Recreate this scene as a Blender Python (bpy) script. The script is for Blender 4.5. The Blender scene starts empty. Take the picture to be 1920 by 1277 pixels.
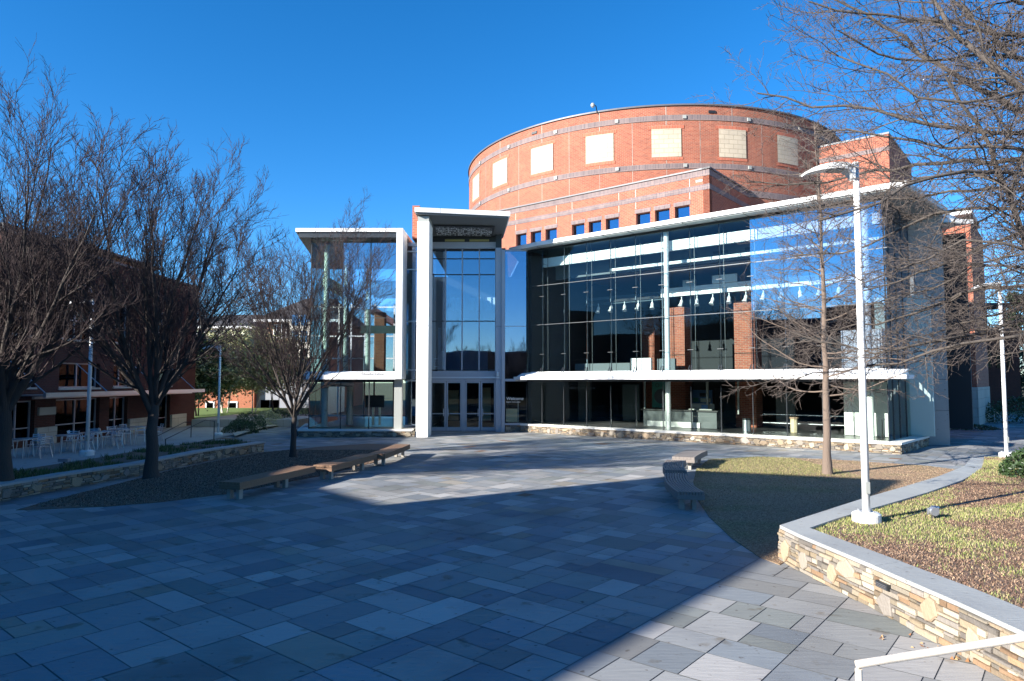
import bpy, math, random
import numpy as np
from mathutils import Vector, Matrix
random.seed(7); RNG = np.random.default_rng(11)
S = bpy.context.scene
COL = S.collection
R = math.radians

# ------------------------------------------------------------ camera
F = 1280.0; PITCH = math.atan(76.5 / F); CAMZ = 3.0
cd = bpy.data.cameras.new('camera'); cam = bpy.data.objects.new('camera', cd); COL.objects.link(cam)
cd.sensor_width = 36; cd.lens = 36 * F / 1920; cd.clip_end = 3000; cd.clip_start = 0.05
cam.location = (0, 0, CAMZ); cam.rotation_euler = (math.pi / 2 + PITCH, 0, 0)
S.camera = cam

# ------------------------------------------------------------ light
SUN_EL = 20.5; SD = Vector((0.85, 0.527))          # ground direction the sunlight travels
SD.normalize()
S.view_settings.view_transform = 'Standard'; S.view_settings.look = 'None'
S.view_settings.gamma = 1; S.view_settings.exposure = 1.5
W = bpy.data.worlds.new('World'); S.world = W; W.use_nodes = True
nt = W.node_tree; bg = nt.nodes['Background']
sky = nt.nodes.new('ShaderNodeTexSky'); sky.sky_type = 'NISHITA'; sky.sun_disc = False
sky.sun_elevation = R(SUN_EL); sky.sun_rotation = math.atan2(-SD.x, -SD.y)
sky.air_density = 1.0; sky.dust_density = 0.0; sky.ozone_density = 5.0; sky.altitude = 1500
hs = nt.nodes.new('ShaderNodeHueSaturation'); hs.inputs['Saturation'].default_value = 1.22; hs.inputs['Value'].default_value = 1.3
nt.links.new(sky.outputs[0], hs.inputs['Color']); nt.links.new(hs.outputs[0], bg.inputs[0])
bg.inputs[1].default_value = 0.071
sd = bpy.data.lights.new('sun', 'SUN'); sd.energy = 5.0; sd.angle = R(0.5); sd.color = (1, 0.95, 0.87)
sun = bpy.data.objects.new('sun', sd); COL.objects.link(sun)
ld = Vector((SD.x * math.cos(R(SUN_EL)), SD.y * math.cos(R(SUN_EL)), -math.sin(R(SUN_EL))))
sun.rotation_euler = ld.to_track_quat('-Z', 'Y').to_euler(); sun.location = (-30, -20, 40)

def ray(px, py):
    x = (px - 960) / F; y = -(py - 638.5) / F
    return Vector((x, math.cos(PITCH) - y * math.sin(PITCH), math.sin(PITCH) + y * math.cos(PITCH)))
def G(px, py, z=0.0):                    # point of the photograph on a horizontal plane
    d = ray(px, py); t = (z - CAMZ) / d.z
    return Vector((d.x * t, d.y * t, z))
def P(px, py, D):                        # point of the photograph at depth D
    d = ray(px, py); t = D / d.y
    return Vector((d.x * t, D, CAMZ + d.z * t))

# ------------------------------------------------------------ materials
def mat(name, color, rough=0.7, var=0.0, scale=3.0, bump=0.0, bscale=None, metal=0.0, color2=None, spec=0.5, stretch=None, attr=False, detail=6, stain=0):
    m = bpy.data.materials.new(name); m.use_nodes = True; n = m.node_tree.nodes; l = m.node_tree.links
    b = n['Principled BSDF']; b.inputs['Roughness'].default_value = rough; b.inputs['Metallic'].default_value = metal
    b.inputs['Specular IOR Level'].default_value = spec
    b.inputs['Base Color'].default_value = (*color, 1)
    tc = n.new('ShaderNodeTexCoord'); vec = tc.outputs['Object']
    if stretch:
        mp = n.new('ShaderNodeMapping'); mp.inputs['Scale'].default_value = stretch[:3]
        if len(stretch) > 3: mp.inputs['Rotation'].default_value = (0, 0, stretch[3])
        l.new(vec, mp.inputs[0]); vec = mp.outputs[0]
    base = None
    if attr:
        a = n.new('ShaderNodeAttribute'); a.attribute_name = 'Col'; base = a.outputs['Color']
    if var or color2:
        nz = n.new('ShaderNodeTexNoise'); nz.inputs['Scale'].default_value = scale; nz.inputs['Detail'].default_value = detail
        nz.inputs['Roughness'].default_value = 0.65; l.new(vec, nz.inputs[0])
        cr = n.new('ShaderNodeValToRGB'); cr.color_ramp.elements[0].position = 0.3; cr.color_ramp.elements[1].position = 0.7
        if color2:
            cr.color_ramp.elements[0].color = (*color, 1); cr.color_ramp.elements[1].color = (*color2, 1)
            if base is None: base = cr.outputs[0]
            cr2 = None
        else:
            cr.color_ramp.elements[0].color = (1 - var,) * 3 + (1,); cr.color_ramp.elements[1].color = (1 + var,) * 3 + (1,)
            mx = n.new('ShaderNodeMix'); mx.data_type = 'RGBA'; mx.blend_type = 'MULTIPLY'; mx.inputs[0].default_value = 1
            if base is None: mx.inputs[6].default_value = (*color, 1)
            else: l.new(base, mx.inputs[6])
            l.new(cr.outputs[0], mx.inputs[7]); base = mx.outputs[2]
    if stain and base is not None:
        for sc_, lo, hi, dk in ((0.5, .50, .72, (1 - stain, 1 - stain, 1 - stain * .9)), (9, .66, .72, (.55, .5, .46)), (2.3, .63, .70, (.75, .68, .6))):
            ns = n.new('ShaderNodeTexNoise'); ns.inputs['Scale'].default_value = sc_; ns.inputs['Detail'].default_value = 5; l.new(tc.outputs['Object'], ns.inputs[0])
            rs_ = n.new('ShaderNodeValToRGB'); rs_.color_ramp.elements[0].position = lo; rs_.color_ramp.elements[1].position = hi
            rs_.color_ramp.elements[0].color = (1, 1, 1, 1); rs_.color_ramp.elements[1].color = (*dk, 1); l.new(ns.outputs[0], rs_.inputs[0])
            m2 = n.new('ShaderNodeMix'); m2.data_type = 'RGBA'; m2.blend_type = 'MULTIPLY'; m2.inputs[0].default_value = 1
            l.new(base, m2.inputs[6]); l.new(rs_.outputs[0], m2.inputs[7]); base = m2.outputs[2]
    if base is not None: l.new(base, b.inputs['Base Color'])
    if bump:
        nb = n.new('ShaderNodeTexNoise'); nb.inputs['Scale'].default_value = bscale or scale * 4; nb.inputs['Detail'].default_value = 8
        l.new(vec, nb.inputs[0]); bp = n.new('ShaderNodeBump'); bp.inputs['Strength'].default_value = min(1, bump); bp.inputs['Distance'].default_value = 0.02
        l.new(nb.outputs[0], bp.inputs['Height']); l.new(bp.outputs[0], b.inputs['Normal'])
    return m

def brick_mat(name, c1, c2, mortar, bw=0.30, rh=0.10, ms=0.012, soldier=False, spec=0.3):
    m = bpy.data.materials.new(name); m.use_nodes = True; n = m.node_tree.nodes; l = m.node_tree.links
    b = n['Principled BSDF']; b.inputs['Roughness'].default_value = 0.85; b.inputs['Specular IOR Level'].default_value = spec
    uv = n.new('ShaderNodeUVMap'); uv.uv_map = 'UV'
    br = n.new('ShaderNodeTexBrick'); br.inputs['Scale'].default_value = 1.0
    br.inputs['Brick Width'].default_value = bw; br.inputs['Row Height'].default_value = rh
    br.inputs['Mortar Size'].default_value = ms; br.inputs['Mortar Smooth'].default_value = 0.2
    br.inputs['Color1'].default_value = (*c1, 1); br.inputs['Color2'].default_value = (*c2, 1); br.inputs['Mortar'].default_value = (*mortar, 1)
    if soldier: br.offset = 0.0
    l.new(uv.outputs[0], br.inputs[0])
    nz = n.new('ShaderNodeTexNoise'); nz.inputs['Scale'].default_value = 0.6; nz.inputs['Detail'].default_value = 6; l.new(uv.outputs[0], nz.inputs[0])
    cr = n.new('ShaderNodeValToRGB'); cr.color_ramp.elements[0].color = (.9, .9, .91, 1); cr.color_ramp.elements[1].color = (1.06, 1.05, 1.05, 1)
    cr.color_ramp.elements[0].position = .35; cr.color_ramp.elements[1].position = .65
    l.new(nz.outputs[0], cr.inputs[0])
    mx = n.new('ShaderNodeMix'); mx.data_type = 'RGBA'; mx.blend_type = 'MULTIPLY'; mx.inputs[0].default_value = 1
    l.new(br.outputs[0], mx.inputs[6]); l.new(cr.outputs[0], mx.inputs[7]); l.new(mx.outputs[2], b.inputs['Base Color'])
    bp = n.new('ShaderNodeBump'); bp.inputs['Strength'].default_value = 0.5; bp.inputs['Distance'].default_value = 0.01; bp.invert = True
    l.new(br.outputs['Fac'], bp.inputs['Height']); l.new(bp.outputs[0], b.inputs['Normal'])
    return m

def glass_mat(name, tint, refl, gcol=(1, 1, 1), wav=0.02, ior=1.45):
    m = bpy.data.materials.new(name); m.use_nodes = True; n = m.node_tree.nodes; l = m.node_tree.links
    n.remove(n['Principled BSDF']); out = n['Material Output']
    tr = n.new('ShaderNodeBsdfTransparent'); tr.inputs[0].default_value = (*tint, 1)
    gl = n.new('ShaderNodeBsdfGlossy'); gl.inputs['Roughness'].default_value = 0.01; gl.inputs[0].default_value = (*gcol, 1)
    fr = n.new('ShaderNodeFresnel'); fr.inputs[0].default_value = ior
    ad = n.new('ShaderNodeMath'); ad.operation = 'ADD'; ad.use_clamp = True; ad.inputs[1].default_value = refl
    l.new(fr.outputs[0], ad.inputs[0])
    if wav:
        tc = n.new('ShaderNodeTexCoord'); nz = n.new('ShaderNodeTexNoise'); nz.inputs['Scale'].default_value = 0.45; nz.inputs['Detail'].default_value = 1
        l.new(tc.outputs['Object'], nz.inputs[0]); bp = n.new('ShaderNodeBump'); bp.inputs['Strength'].default_value = wav; bp.inputs['Distance'].default_value = 0.3
        l.new(nz.outputs[0], bp.inputs['Height']); l.new(bp.outputs[0], gl.inputs['Normal'])
    mx = n.new('ShaderNodeMixShader'); l.new(ad.outputs[0], mx.inputs[0]); l.new(tr.outputs[0], mx.inputs[1]); l.new(gl.outputs[0], mx.inputs[2])
    l.new(mx.outputs[0], out.inputs[0])
    return m

M = {}
M['brick'] = brick_mat('red brick', (0.36, 0.10, 0.055), (0.25, 0.062, 0.038), (0.32, 0.2, 0.14))
M['soldier'] = brick_mat('grey soldier brick', (0.12, 0.10, 0.105), (0.19, 0.15, 0.145), (0.28, 0.2, 0.18), bw=0.12, rh=0.42, soldier=True)
M['soldier_red'] = brick_mat('red soldier brick', (0.48, 0.13, 0.07), (0.36, 0.09, 0.05), (0.4, 0.22, 0.16), bw=0.12, rh=0.36, soldier=True)
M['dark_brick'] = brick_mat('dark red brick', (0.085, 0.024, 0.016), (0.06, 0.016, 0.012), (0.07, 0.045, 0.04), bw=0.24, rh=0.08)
M['orange_brick'] = brick_mat('orange brick', (0.42, 0.12, 0.05), (0.34, 0.09, 0.04), (0.36, 0.2, 0.13), bw=0.24, rh=0.08)
M['tan_block'] = brick_mat('tan stone block', (0.50, 0.42, 0.31), (0.45, 0.375, 0.28), (0.34, 0.28, 0.2), bw=0.72, rh=0.36, ms=0.02)
M['limestone'] = brick_mat('limestone block', (0.45, 0.42, 0.36), (0.40, 0.37, 0.32), (0.25, 0.23, 0.2), bw=1.2, rh=0.6, ms=0.012)
M['white'] = mat('white painted metal', (0.74, 0.74, 0.73), 0.45, var=0.08, scale=1.5, stain=.08)
M['white_panel'] = mat('white wall panel', (0.8, 0.79, 0.76), 0.7, var=0.04, scale=1)
M['soffit'] = mat('pale grey metal soffit', (0.30, 0.31, 0.29), 0.5, var=0.08, scale=0.8)
M['grey_metal'] = mat('silver grey metal cladding', (0.33, 0.34, 0.38), 0.4, var=0.06, scale=1.0, metal=0.3)
M['alu'] = mat('brushed aluminium', (0.55, 0.57, 0.6), 0.35, metal=0.8, var=0.05)
M['soffit_dark'] = mat('dark grey soffit', (0.13, 0.135, 0.135), 0.5, var=0.1)
M['white_clad'] = brick_mat('white cladding panel', (0.74, 0.74, 0.73), (0.70, 0.70, 0.69), (0.28, 0.28, 0.28), bw=3.12, rh=40, ms=0.012, soldier=True)
M['black'] = mat('black metal', (0.02, 0.02, 0.022), 0.4)
M['dark_frame'] = mat('dark bronze frame', (0.04, 0.045, 0.05), 0.4, metal=0.4)
M['coping'] = mat('dark coping metal', (0.1, 0.1, 0.11), 0.5)
M['concrete'] = mat('board marked concrete', (0.34, 0.33, 0.31), 0.85, var=0.16, scale=1.2, bump=0.3, bscale=20, stretch=(0.3, 0.3, 5), stain=.2)
M['cap'] = mat('pale cast stone cap', (0.62, 0.6, 0.55), 0.8, var=0.1, scale=4, bump=0.2, bscale=30)
M['slate_cap'] = mat('grey bluestone cap', (0.33, 0.34, 0.33), 0.75, var=0.3, scale=3.5, bump=0.5, bscale=14, stretch=(0.6, 2.2, 1), stain=.25)
M['joint'] = mat('paving joint sand', (0.13, 0.135, 0.14), 0.95, var=0.5, scale=6)
M['slate'] = mat('bluestone paving', (0.2, 0.2, 0.2), 0.8, attr=True, var=0.5, scale=1.3, bump=0.45, bscale=5, stretch=(0.55, 3.2, 1, -R(50.6)), spec=0.15, detail=9, stain=.28)
M['stone'] = mat('fieldstone', (0.3, 0.25, 0.2), 0.9, attr=True, var=0.35, scale=7, bump=0.8, bscale=22)
M['mortar'] = mat('dark stone joint', (0.06, 0.05, 0.04), 0.95)
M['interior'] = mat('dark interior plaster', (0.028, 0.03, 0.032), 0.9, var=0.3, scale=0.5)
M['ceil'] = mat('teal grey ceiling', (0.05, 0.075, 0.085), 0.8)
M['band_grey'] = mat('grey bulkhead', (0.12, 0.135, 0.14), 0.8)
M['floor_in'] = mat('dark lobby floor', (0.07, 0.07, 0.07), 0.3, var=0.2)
M['wood_ceiling'] = mat('walnut ceiling board', (0.11, 0.055, 0.02), 0.5, var=0.2, scale=2, stretch=(1, 8, 1))
M['pale_blue'] = mat('pale painted wall', (0.5, 0.58, 0.52), 0.8)
M['green_board'] = mat('green banner cloth', (0.03, 0.16, 0.13), 0.7)
M['screen'] = mat('menu screen', (0.05, 0.14, 0.3), 0.3)
M['ply'] = mat('pale tan board', (0.62, 0.5, 0.33), 0.8, var=0.1)
M['bench_wood'] = mat('weathered bench board', (0.21, 0.12, 0.07), 0.75, var=0.35, scale=4, bump=0.4, bscale=30, stretch=(1, 8, 8))
M['bench_grey'] = mat('weathered grey slat', (0.2, 0.17, 0.15), 0.8, var=0.3, scale=4, bump=0.4, bscale=30, stretch=(1, 8, 8))
M['bench_stone'] = mat('pale stone bench post', (0.33, 0.3, 0.26), 0.85, var=0.2, scale=6)
M['bark'] = mat('grey brown bark', (0.05, 0.04, 0.035), 0.95, var=0.45, scale=4, bump=1.0, bscale=14, stretch=(3, 3, 0.6))
M['bark_pale'] = mat('pale tan bark', (0.155, 0.115, 0.09), 0.95, var=0.6, scale=4, bump=1.0, bscale=14, stretch=(3, 3, 0.6))
M['bark_oak'] = mat('grey oak bark', (0.08, 0.066, 0.056), 0.95, var=0.5, scale=5, bump=1.0, bscale=16)
M['twig'] = mat('brown twig', (0.045, 0.03, 0.03), 0.95)
M['twig_oak'] = mat('greyish twig', (0.095, 0.075, 0.065), 0.95, var=0.2, scale=1)
M['bark_white'] = mat('white crape bark', (0.5, 0.46, 0.4), 0.8, var=0.2, scale=5)
M['leaf'] = mat('olive green leaf', (0.2, 0.22, 0.09), 0.35, color2=(0.5, 0.5, 0.28), scale=1.2)
M['leaf_dark'] = mat('dark green leaf', (0.025, 0.05, 0.015), 0.5, color2=(0.05, 0.09, 0.03), scale=2)
M['conifer'] = mat('dark conifer needle', (0.015, 0.03, 0.012), 0.7, color2=(0.035, 0.05, 0.02), scale=0.5)
M['mulch'] = mat('brown bark mulch', (0.075, 0.045, 0.032), 0.95, color2=(0.22, 0.15, 0.105), scale=9, bump=1.0, bscale=30)
M['tan_mulch'] = mat('tan gravel mulch', (0.20, 0.125, 0.08), 0.95, color2=(0.36, 0.25, 0.17), scale=12, bump=1.0, bscale=30)
M['blade'] = mat('winter grass blade', (0.16, 0.20, 0.03), 0.7, attr=True)
M['chip'] = mat('mulch chips', (0.1, 0.06, 0.04), 0.9, attr=True)
M['rail'] = mat('chipped cream rail paint', (0.66, 0.55, 0.42), 0.5, color2=(0.72, 0.66, 0.58), scale=7)
M['glass'] = glass_mat('clear curtain glass', (0.86, 0.92, 0.92), 0.0, gcol=(0.6, 0.75, 0.9), ior=1.3)
M['glass_low'] = glass_mat('clear shopfront glass', (0.86, 0.9, 0.88), 0.0, ior=1.33)
M['glass_blue'] = glass_mat('blue sky reflection glass', (0.85, 0.9, 0.95), 0.23, gcol=(0.82, 0.9, 1.0))  # sky reflection put into the glass by blue tint and raised reflectance
M['glass_tower'] = glass_mat('steel blue reflective glass', (0.6, 0.75, 0.85), 0.19, gcol=(0.7, 0.82, 0.95))
M['glass_deep'] = glass_mat('deep blue reflective glass', (0.3, 0.42, 0.55), 0.3, gcol=(0.62, 0.76, 0.95))
M['glass_green'] = glass_mat('pale green side glass', (0.72, 0.86, 0.78), 0.03)
M['glass_win'] = glass_mat('dark window glass', (0.10, 0.12, 0.15), 0.0, gcol=(.35, .42, .5), ior=1.35)
M['cream'] = mat('cream stucco', (0.62, 0.58, 0.5), 0.9, var=0.05)
M['roof_dark'] = mat('dark shingle roof', (0.06, 0.055, 0.055), 0.9, var=0.2, scale=3)
M['tint_reflect'] = mat('brown brick stucco', (0.24, 0.13, 0.08), 0.9, var=0.2)
M['letter'] = mat('dark bronze letter', (0.05, 0.045, 0.04), 0.5)
M['white_letter'] = mat('white vinyl letter', (0.8, 0.8, 0.8), 0.6)
M['rust'] = mat('rusty steel', (0.24, 0.09, 0.04), 0.8, color2=(0.5, 0.4, 0.3), scale=20)

def ground_mat():
    m = bpy.data.materials.new('lawn soil'); m.use_nodes = True; n = m.node_tree.nodes; l = m.node_tree.links
    b = n['Principled BSDF']; b.inputs['Roughness'].default_value = 0.95; b.inputs['Specular IOR Level'].default_value = 0.1
    tc = n.new('ShaderNodeTexCoord')
    a = n.new('ShaderNodeTexNoise'); a.inputs['Scale'].default_value = 0.6; a.inputs['Detail'].default_value = 5; l.new(tc.outputs['Object'], a.inputs[0])
    c = n.new('ShaderNodeTexNoise'); c.inputs['Scale'].default_value = 25; c.inputs['Detail'].default_value = 6; l.new(tc.outputs['Object'], c.inputs[0])
    r1 = n.new('ShaderNodeValToRGB'); r1.color_ramp.elements[0].color = (.16, .10, .065, 1); r1.color_ramp.elements[1].color = (.36, .26, .17, 1)
    r1.color_ramp.elements[0].position = .3; r1.color_ramp.elements[1].position = .7
    r2 = n.new('ShaderNodeValToRGB'); r2.color_ramp.elements[0].color = (.07, .085, .025, 1); r2.color_ramp.elements[1].color = (.24, .22, .09, 1)
    r2.color_ramp.elements[0].position = .3; r2.color_ramp.elements[1].position = .7
    l.new(c.outputs[0], r1.inputs[0]); l.new(c.outputs[0], r2.inputs[0])
    sp = n.new('ShaderNodeSeparateXYZ'); l.new(tc.outputs['Object'], sp.inputs[0])
    mr = n.new('ShaderNodeMapRange'); mr.inputs[1].default_value = -3; mr.inputs[2].default_value = 6; l.new(sp.outputs[0], mr.inputs[0])
    ad = n.new('ShaderNodeMath'); ad.operation = 'ADD'; l.new(mr.outputs[0], ad.inputs[0])
    sc = n.new('ShaderNodeMapRange'); sc.inputs[1].default_value = .35; sc.inputs[2].default_value = .65; sc.inputs[3].default_value = -.5; sc.inputs[4].default_value = .5
    l.new(a.outputs[0], sc.inputs[0]); l.new(sc.outputs[0], ad.inputs[1]); ad.use_clamp = True
    mx = n.new('ShaderNodeMix'); mx.data_type = 'RGBA'; l.new(ad.outputs[0], mx.inputs[0]); l.new(r2.outputs[0], mx.inputs[6]); l.new(r1.outputs[0], mx.inputs[7])
    l.new(mx.outputs[2], b.inputs['Base Color'])
    bp = n.new('ShaderNodeBump'); bp.inputs['Distance'].default_value = .03; l.new(c.outputs[0], bp.inputs['Height']); l.new(bp.outputs[0], b.inputs['Normal'])
    return m
M['lawn_soil'] = ground_mat()

# ------------------------------------------------------------ mesh builder
class MB:
    def __init__(s): s.v = []; s.f = []; s.uv = {}; s.c = []
    def quad(s, a, b, c, d, uv=None, col=None):
        i = len(s.v); s.v += [tuple(a), tuple(b), tuple(c), tuple(d)]; s.f.append((i, i + 1, i + 2, i + 3))
        if uv: s.uv[len(s.f) - 1] = uv
        s.c.append(col); return s
    def poly(s, pts, col=None):
        i = len(s.v); s.v += [tuple(p) for p in pts]; s.f.append(tuple(range(i, i + len(pts)))); s.c.append(col)
    def box(s, x0, y0, z0, x1, y1, z1, col=None):
        return s.prism([(x0, y0), (x1, y0), (x1, y1), (x0, y1)], z0, z1, col)
    def prism(s, pts, z0, z1, col=None, cap=True):
        ar = sum(pts[i][0] * pts[(i + 1) % len(pts)][1] - pts[(i + 1) % len(pts)][0] * pts[i][1] for i in range(len(pts)))
        if ar < 0: pts = pts[::-1]
        zb = z0 if hasattr(z0, '__len__') else [z0] * len(pts); zt = z1 if hasattr(z1, '__len__') else [z1] * len(pts)
        i = len(s.v); n = len(pts)
        s.v += [(p[0], p[1], zb[k]) for k, p in enumerate(pts)] + [(p[0], p[1], zt[k]) for k, p in enumerate(pts)]
        for k in range(n):
            j = (k + 1) % n; s.f.append((i + k, i + j, i + n + j, i + n + k)); s.c.append(col)
        if cap:
            s.f.append(tuple(i + k for k in range(n))[::-1]); s.c.append(col)
            s.f.append(tuple(i + n + k for k in range(n))); s.c.append(col)
        return s
    def obox(s, o, u, ln, dep, z0, z1, col=None):          # box from corner o along u (2d), depth along left normal of u
        u = Vector(u[:2]).normalized(); w = Vector((-u.y, u.x)); o = Vector(o[:2])
        a = o; b = o + u * ln; c = b + w * dep; d = a + w * dep
        return s.prism([tuple(a), tuple(b), tuple(c), tuple(d)], z0, z1, col)
    def tube(s, pts, r, n=8, cap=True, col=None):
        pts = [Vector(p) for p in pts]; rs = r if hasattr(r, '__len__') else [r] * len(pts); i0 = len(s.v)
        T = []
        for k in range(len(pts)):
            a = pts[max(0, k - 1)]; b = pts[min(len(pts) - 1, k + 1)]; T.append((b - a).normalized())
        ref = Vector((0, 0, 1)) if abs(T[0].z) < 0.9 else Vector((1, 0, 0))
        X = T[0].cross(ref).normalized()
        for k, p in enumerate(pts):
            X = (X - T[k] * X.dot(T[k])).normalized(); Y = T[k].cross(X)
            for q in range(n):
                a = 2 * math.pi * (q + .5) / n; s.v.append(tuple(p + (X * math.cos(a) + Y * math.sin(a)) * rs[k]))
        for k in range(len(pts) - 1):
            for q in range(n):
                a = i0 + k * n + q; b = i0 + k * n + (q + 1) % n; s.f.append((a, b, b + n, a + n)); s.c.append(col)
        if cap:
            s.f.append(tuple(i0 + q for q in range(n))[::-1]); s.c.append(col)
            e = i0 + (len(pts) - 1) * n; s.f.append(tuple(e + q for q in range(n))); s.c.append(col)
        return s
    def mesh(s, name, m, off=(0, 0, 0), smooth=False):
        me = bpy.data.meshes.new(name)
        V = np.array(s.v, dtype=float) - np.array(off)
        me.from_pydata(V.tolist(), [], s.f)
        mats = m if isinstance(m, (list, tuple)) else [m]
        for q in mats: me.materials.append(q)
        uvl = me.uv_layers.new(name='UV'); k = 0
        buf = []
        for fi, f in enumerate(s.f):
            if fi in s.uv: buf += [c for uv in s.uv[fi] for c in uv]; continue
            a, b, c = (Vector(s.v[f[0]]), Vector(s.v[f[1]]), Vector(s.v[f[2]]))
            nn = (b - a).cross(c - b)
            if nn.length < 1e-12 and len(f) > 3: nn = (b - a).cross(Vector(s.v[f[3]]) - a)
            if nn.length < 1e-12: nn = Vector((0, 0, 1))
            nn.normalize()
            if abs(nn.z) < 0.7:
                t = Vector((0, 0, 1)).cross(nn).normalized()
                for vi in f: p = s.v[vi]; buf += [p[0] * t.x + p[1] * t.y, p[2]]
            else:
                for vi in f: p = s.v[vi]; buf += [p[0], p[1]]
        uvl.data.foreach_set('uv', buf)
        if any(c is not None for c in s.c):
            at = me.color_attributes.new('Col', 'FLOAT_COLOR', 'CORNER'); cb = []
            for fi, f in enumerate(s.f):
                c = s.c[fi] or (.2, .2, .2)
                cb += [c[0], c[1], c[2], 1] * len(f)
            at.data.foreach_set('color', cb)
        if smooth: me.polygons.foreach_set('use_smooth', [True] * len(me.polygons))
        me.update(); return me
    def build(s, name, m, parent=None, smooth=False, label=None, origin=None):
        if not s.v: return None
        if parent is not None:
            off = parent.get('_w', (0, 0, 0)); off = tuple(off)
        else:
            A = np.array(s.v); off = origin if origin is not None else (float(A[:, 0].mean()), float(A[:, 1].mean()), float(A[:, 2].min()))
        o = bpy.data.objects.new(name, s.mesh(name, m, off, smooth)); COL.objects.link(o)
        if parent is not None: o.parent = parent; o['_w'] = off
        else: o.location = off; o['_w'] = off
        if label: o['label'] = label
        return o

def thing(name, label, cat, loc=(0, 0, 0), group=None, rz=0):
    o = bpy.data.objects.new(name, None); COL.objects.link(o); o.location = loc; o.rotation_euler[2] = rz; o.empty_display_size = 0.3
    o['label'] = label; o['category'] = cat; o['_w'] = tuple(loc)
    if group: o['group'] = group
    return o
def tag(o, label, cat, group=None):
    o['label'] = label; o['category'] = cat
    if group: o['group'] = group
    return o
def struct(o, kind='structure', label=None):
    o['kind'] = kind
    if label: o['label'] = label
    return o
def copy_tree(o, parent=None):
    c = o.copy(); COL.objects.link(c); c.parent = parent
    for ch in list(o.children): copy_tree(ch, c)
    return c
def text_mesh(body, size, extrude=0.01, align='CENTER'):
    cu = bpy.data.curves.new('text', 'FONT'); cu.body = body; cu.size = size; cu.extrude = extrude; cu.align_x = align
    to = bpy.data.objects.new('text', cu); COL.objects.link(to)
    bpy.context.view_layer.update()
    me = bpy.data.meshes.new_from_object(to.evaluated_get(bpy.context.evaluated_depsgraph_get()))
    bpy.data.objects.remove(to); bpy.data.curves.remove(cu); return me
def put_text(name, body, size, loc, rot, m, parent, extrude=0.01, align='CENTER'):
    me = text_mesh(body, size, extrude, align); me.materials.clear(); me.materials.append(m)
    o = bpy.data.objects.new(name, me); COL.objects.link(o); o.parent = parent
    w = parent.get('_w', (0, 0, 0)); o.location = Vector(loc) - Vector(tuple(w)); o.rotation_euler = rot; return o

def wall(mb, o, u, ln, z0, z1, thick, holes=(), outer_n=1):
    """wall from o along u; front face at o, body behind (left normal * thick); real rectangular openings"""
    u = Vector(u[:2]).normalized(); w = Vector((-u.y, u.x)) * outer_n; o = Vector(o[:2])
    ss = sorted({0, ln, *[h[0] for h in holes], *[h[1] for h in holes]}); zs = sorted({z0, z1, *[h[2] for h in holes], *[h[3] for h in holes]})
    def pt(s, z, d): q = o + u * s + w * d; return (q.x, q.y, z)
    def inh(s, z): return any(h[0] < s < h[1] and h[2] < z < h[3] for h in holes)
    for i in range(len(ss) - 1):
        for j in range(len(zs) - 1):
            a, b, c, d = ss[i], ss[i + 1], zs[j], zs[j + 1]
            if inh((a + b) / 2, (c + d) / 2): continue
            mb.quad(pt(a, c, 0), pt(b, c, 0), pt(b, d, 0), pt(a, d, 0))
            mb.quad(pt(b, c, thick), pt(a, c, thick), pt(a, d, thick), pt(b, d, thick))
    for h in list(holes) + [(0, ln, z0, z1)]:
        a, b, c, d = h[:4]
        mb.quad(pt(a, c, 0), pt(a, c, thick), pt(a, d, thick), pt(a, d, 0)); mb.quad(pt(b, c, 0), pt(b, c, thick), pt(b, d, thick), pt(b, d, 0))
        mb.quad(pt(a, c, 0), pt(b, c, 0), pt(b, c, thick), pt(a, c, thick)); mb.quad(pt(a, d, 0), pt(b, d, 0), pt(b, d, thick), pt(a, d, thick))

STONE_K = .72
def vcol(base, amt):
    k = 1 + random.uniform(-amt, amt); return tuple(max(0.01, c * k * (1 + random.uniform(-.06, .06))) for c in base)

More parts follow.
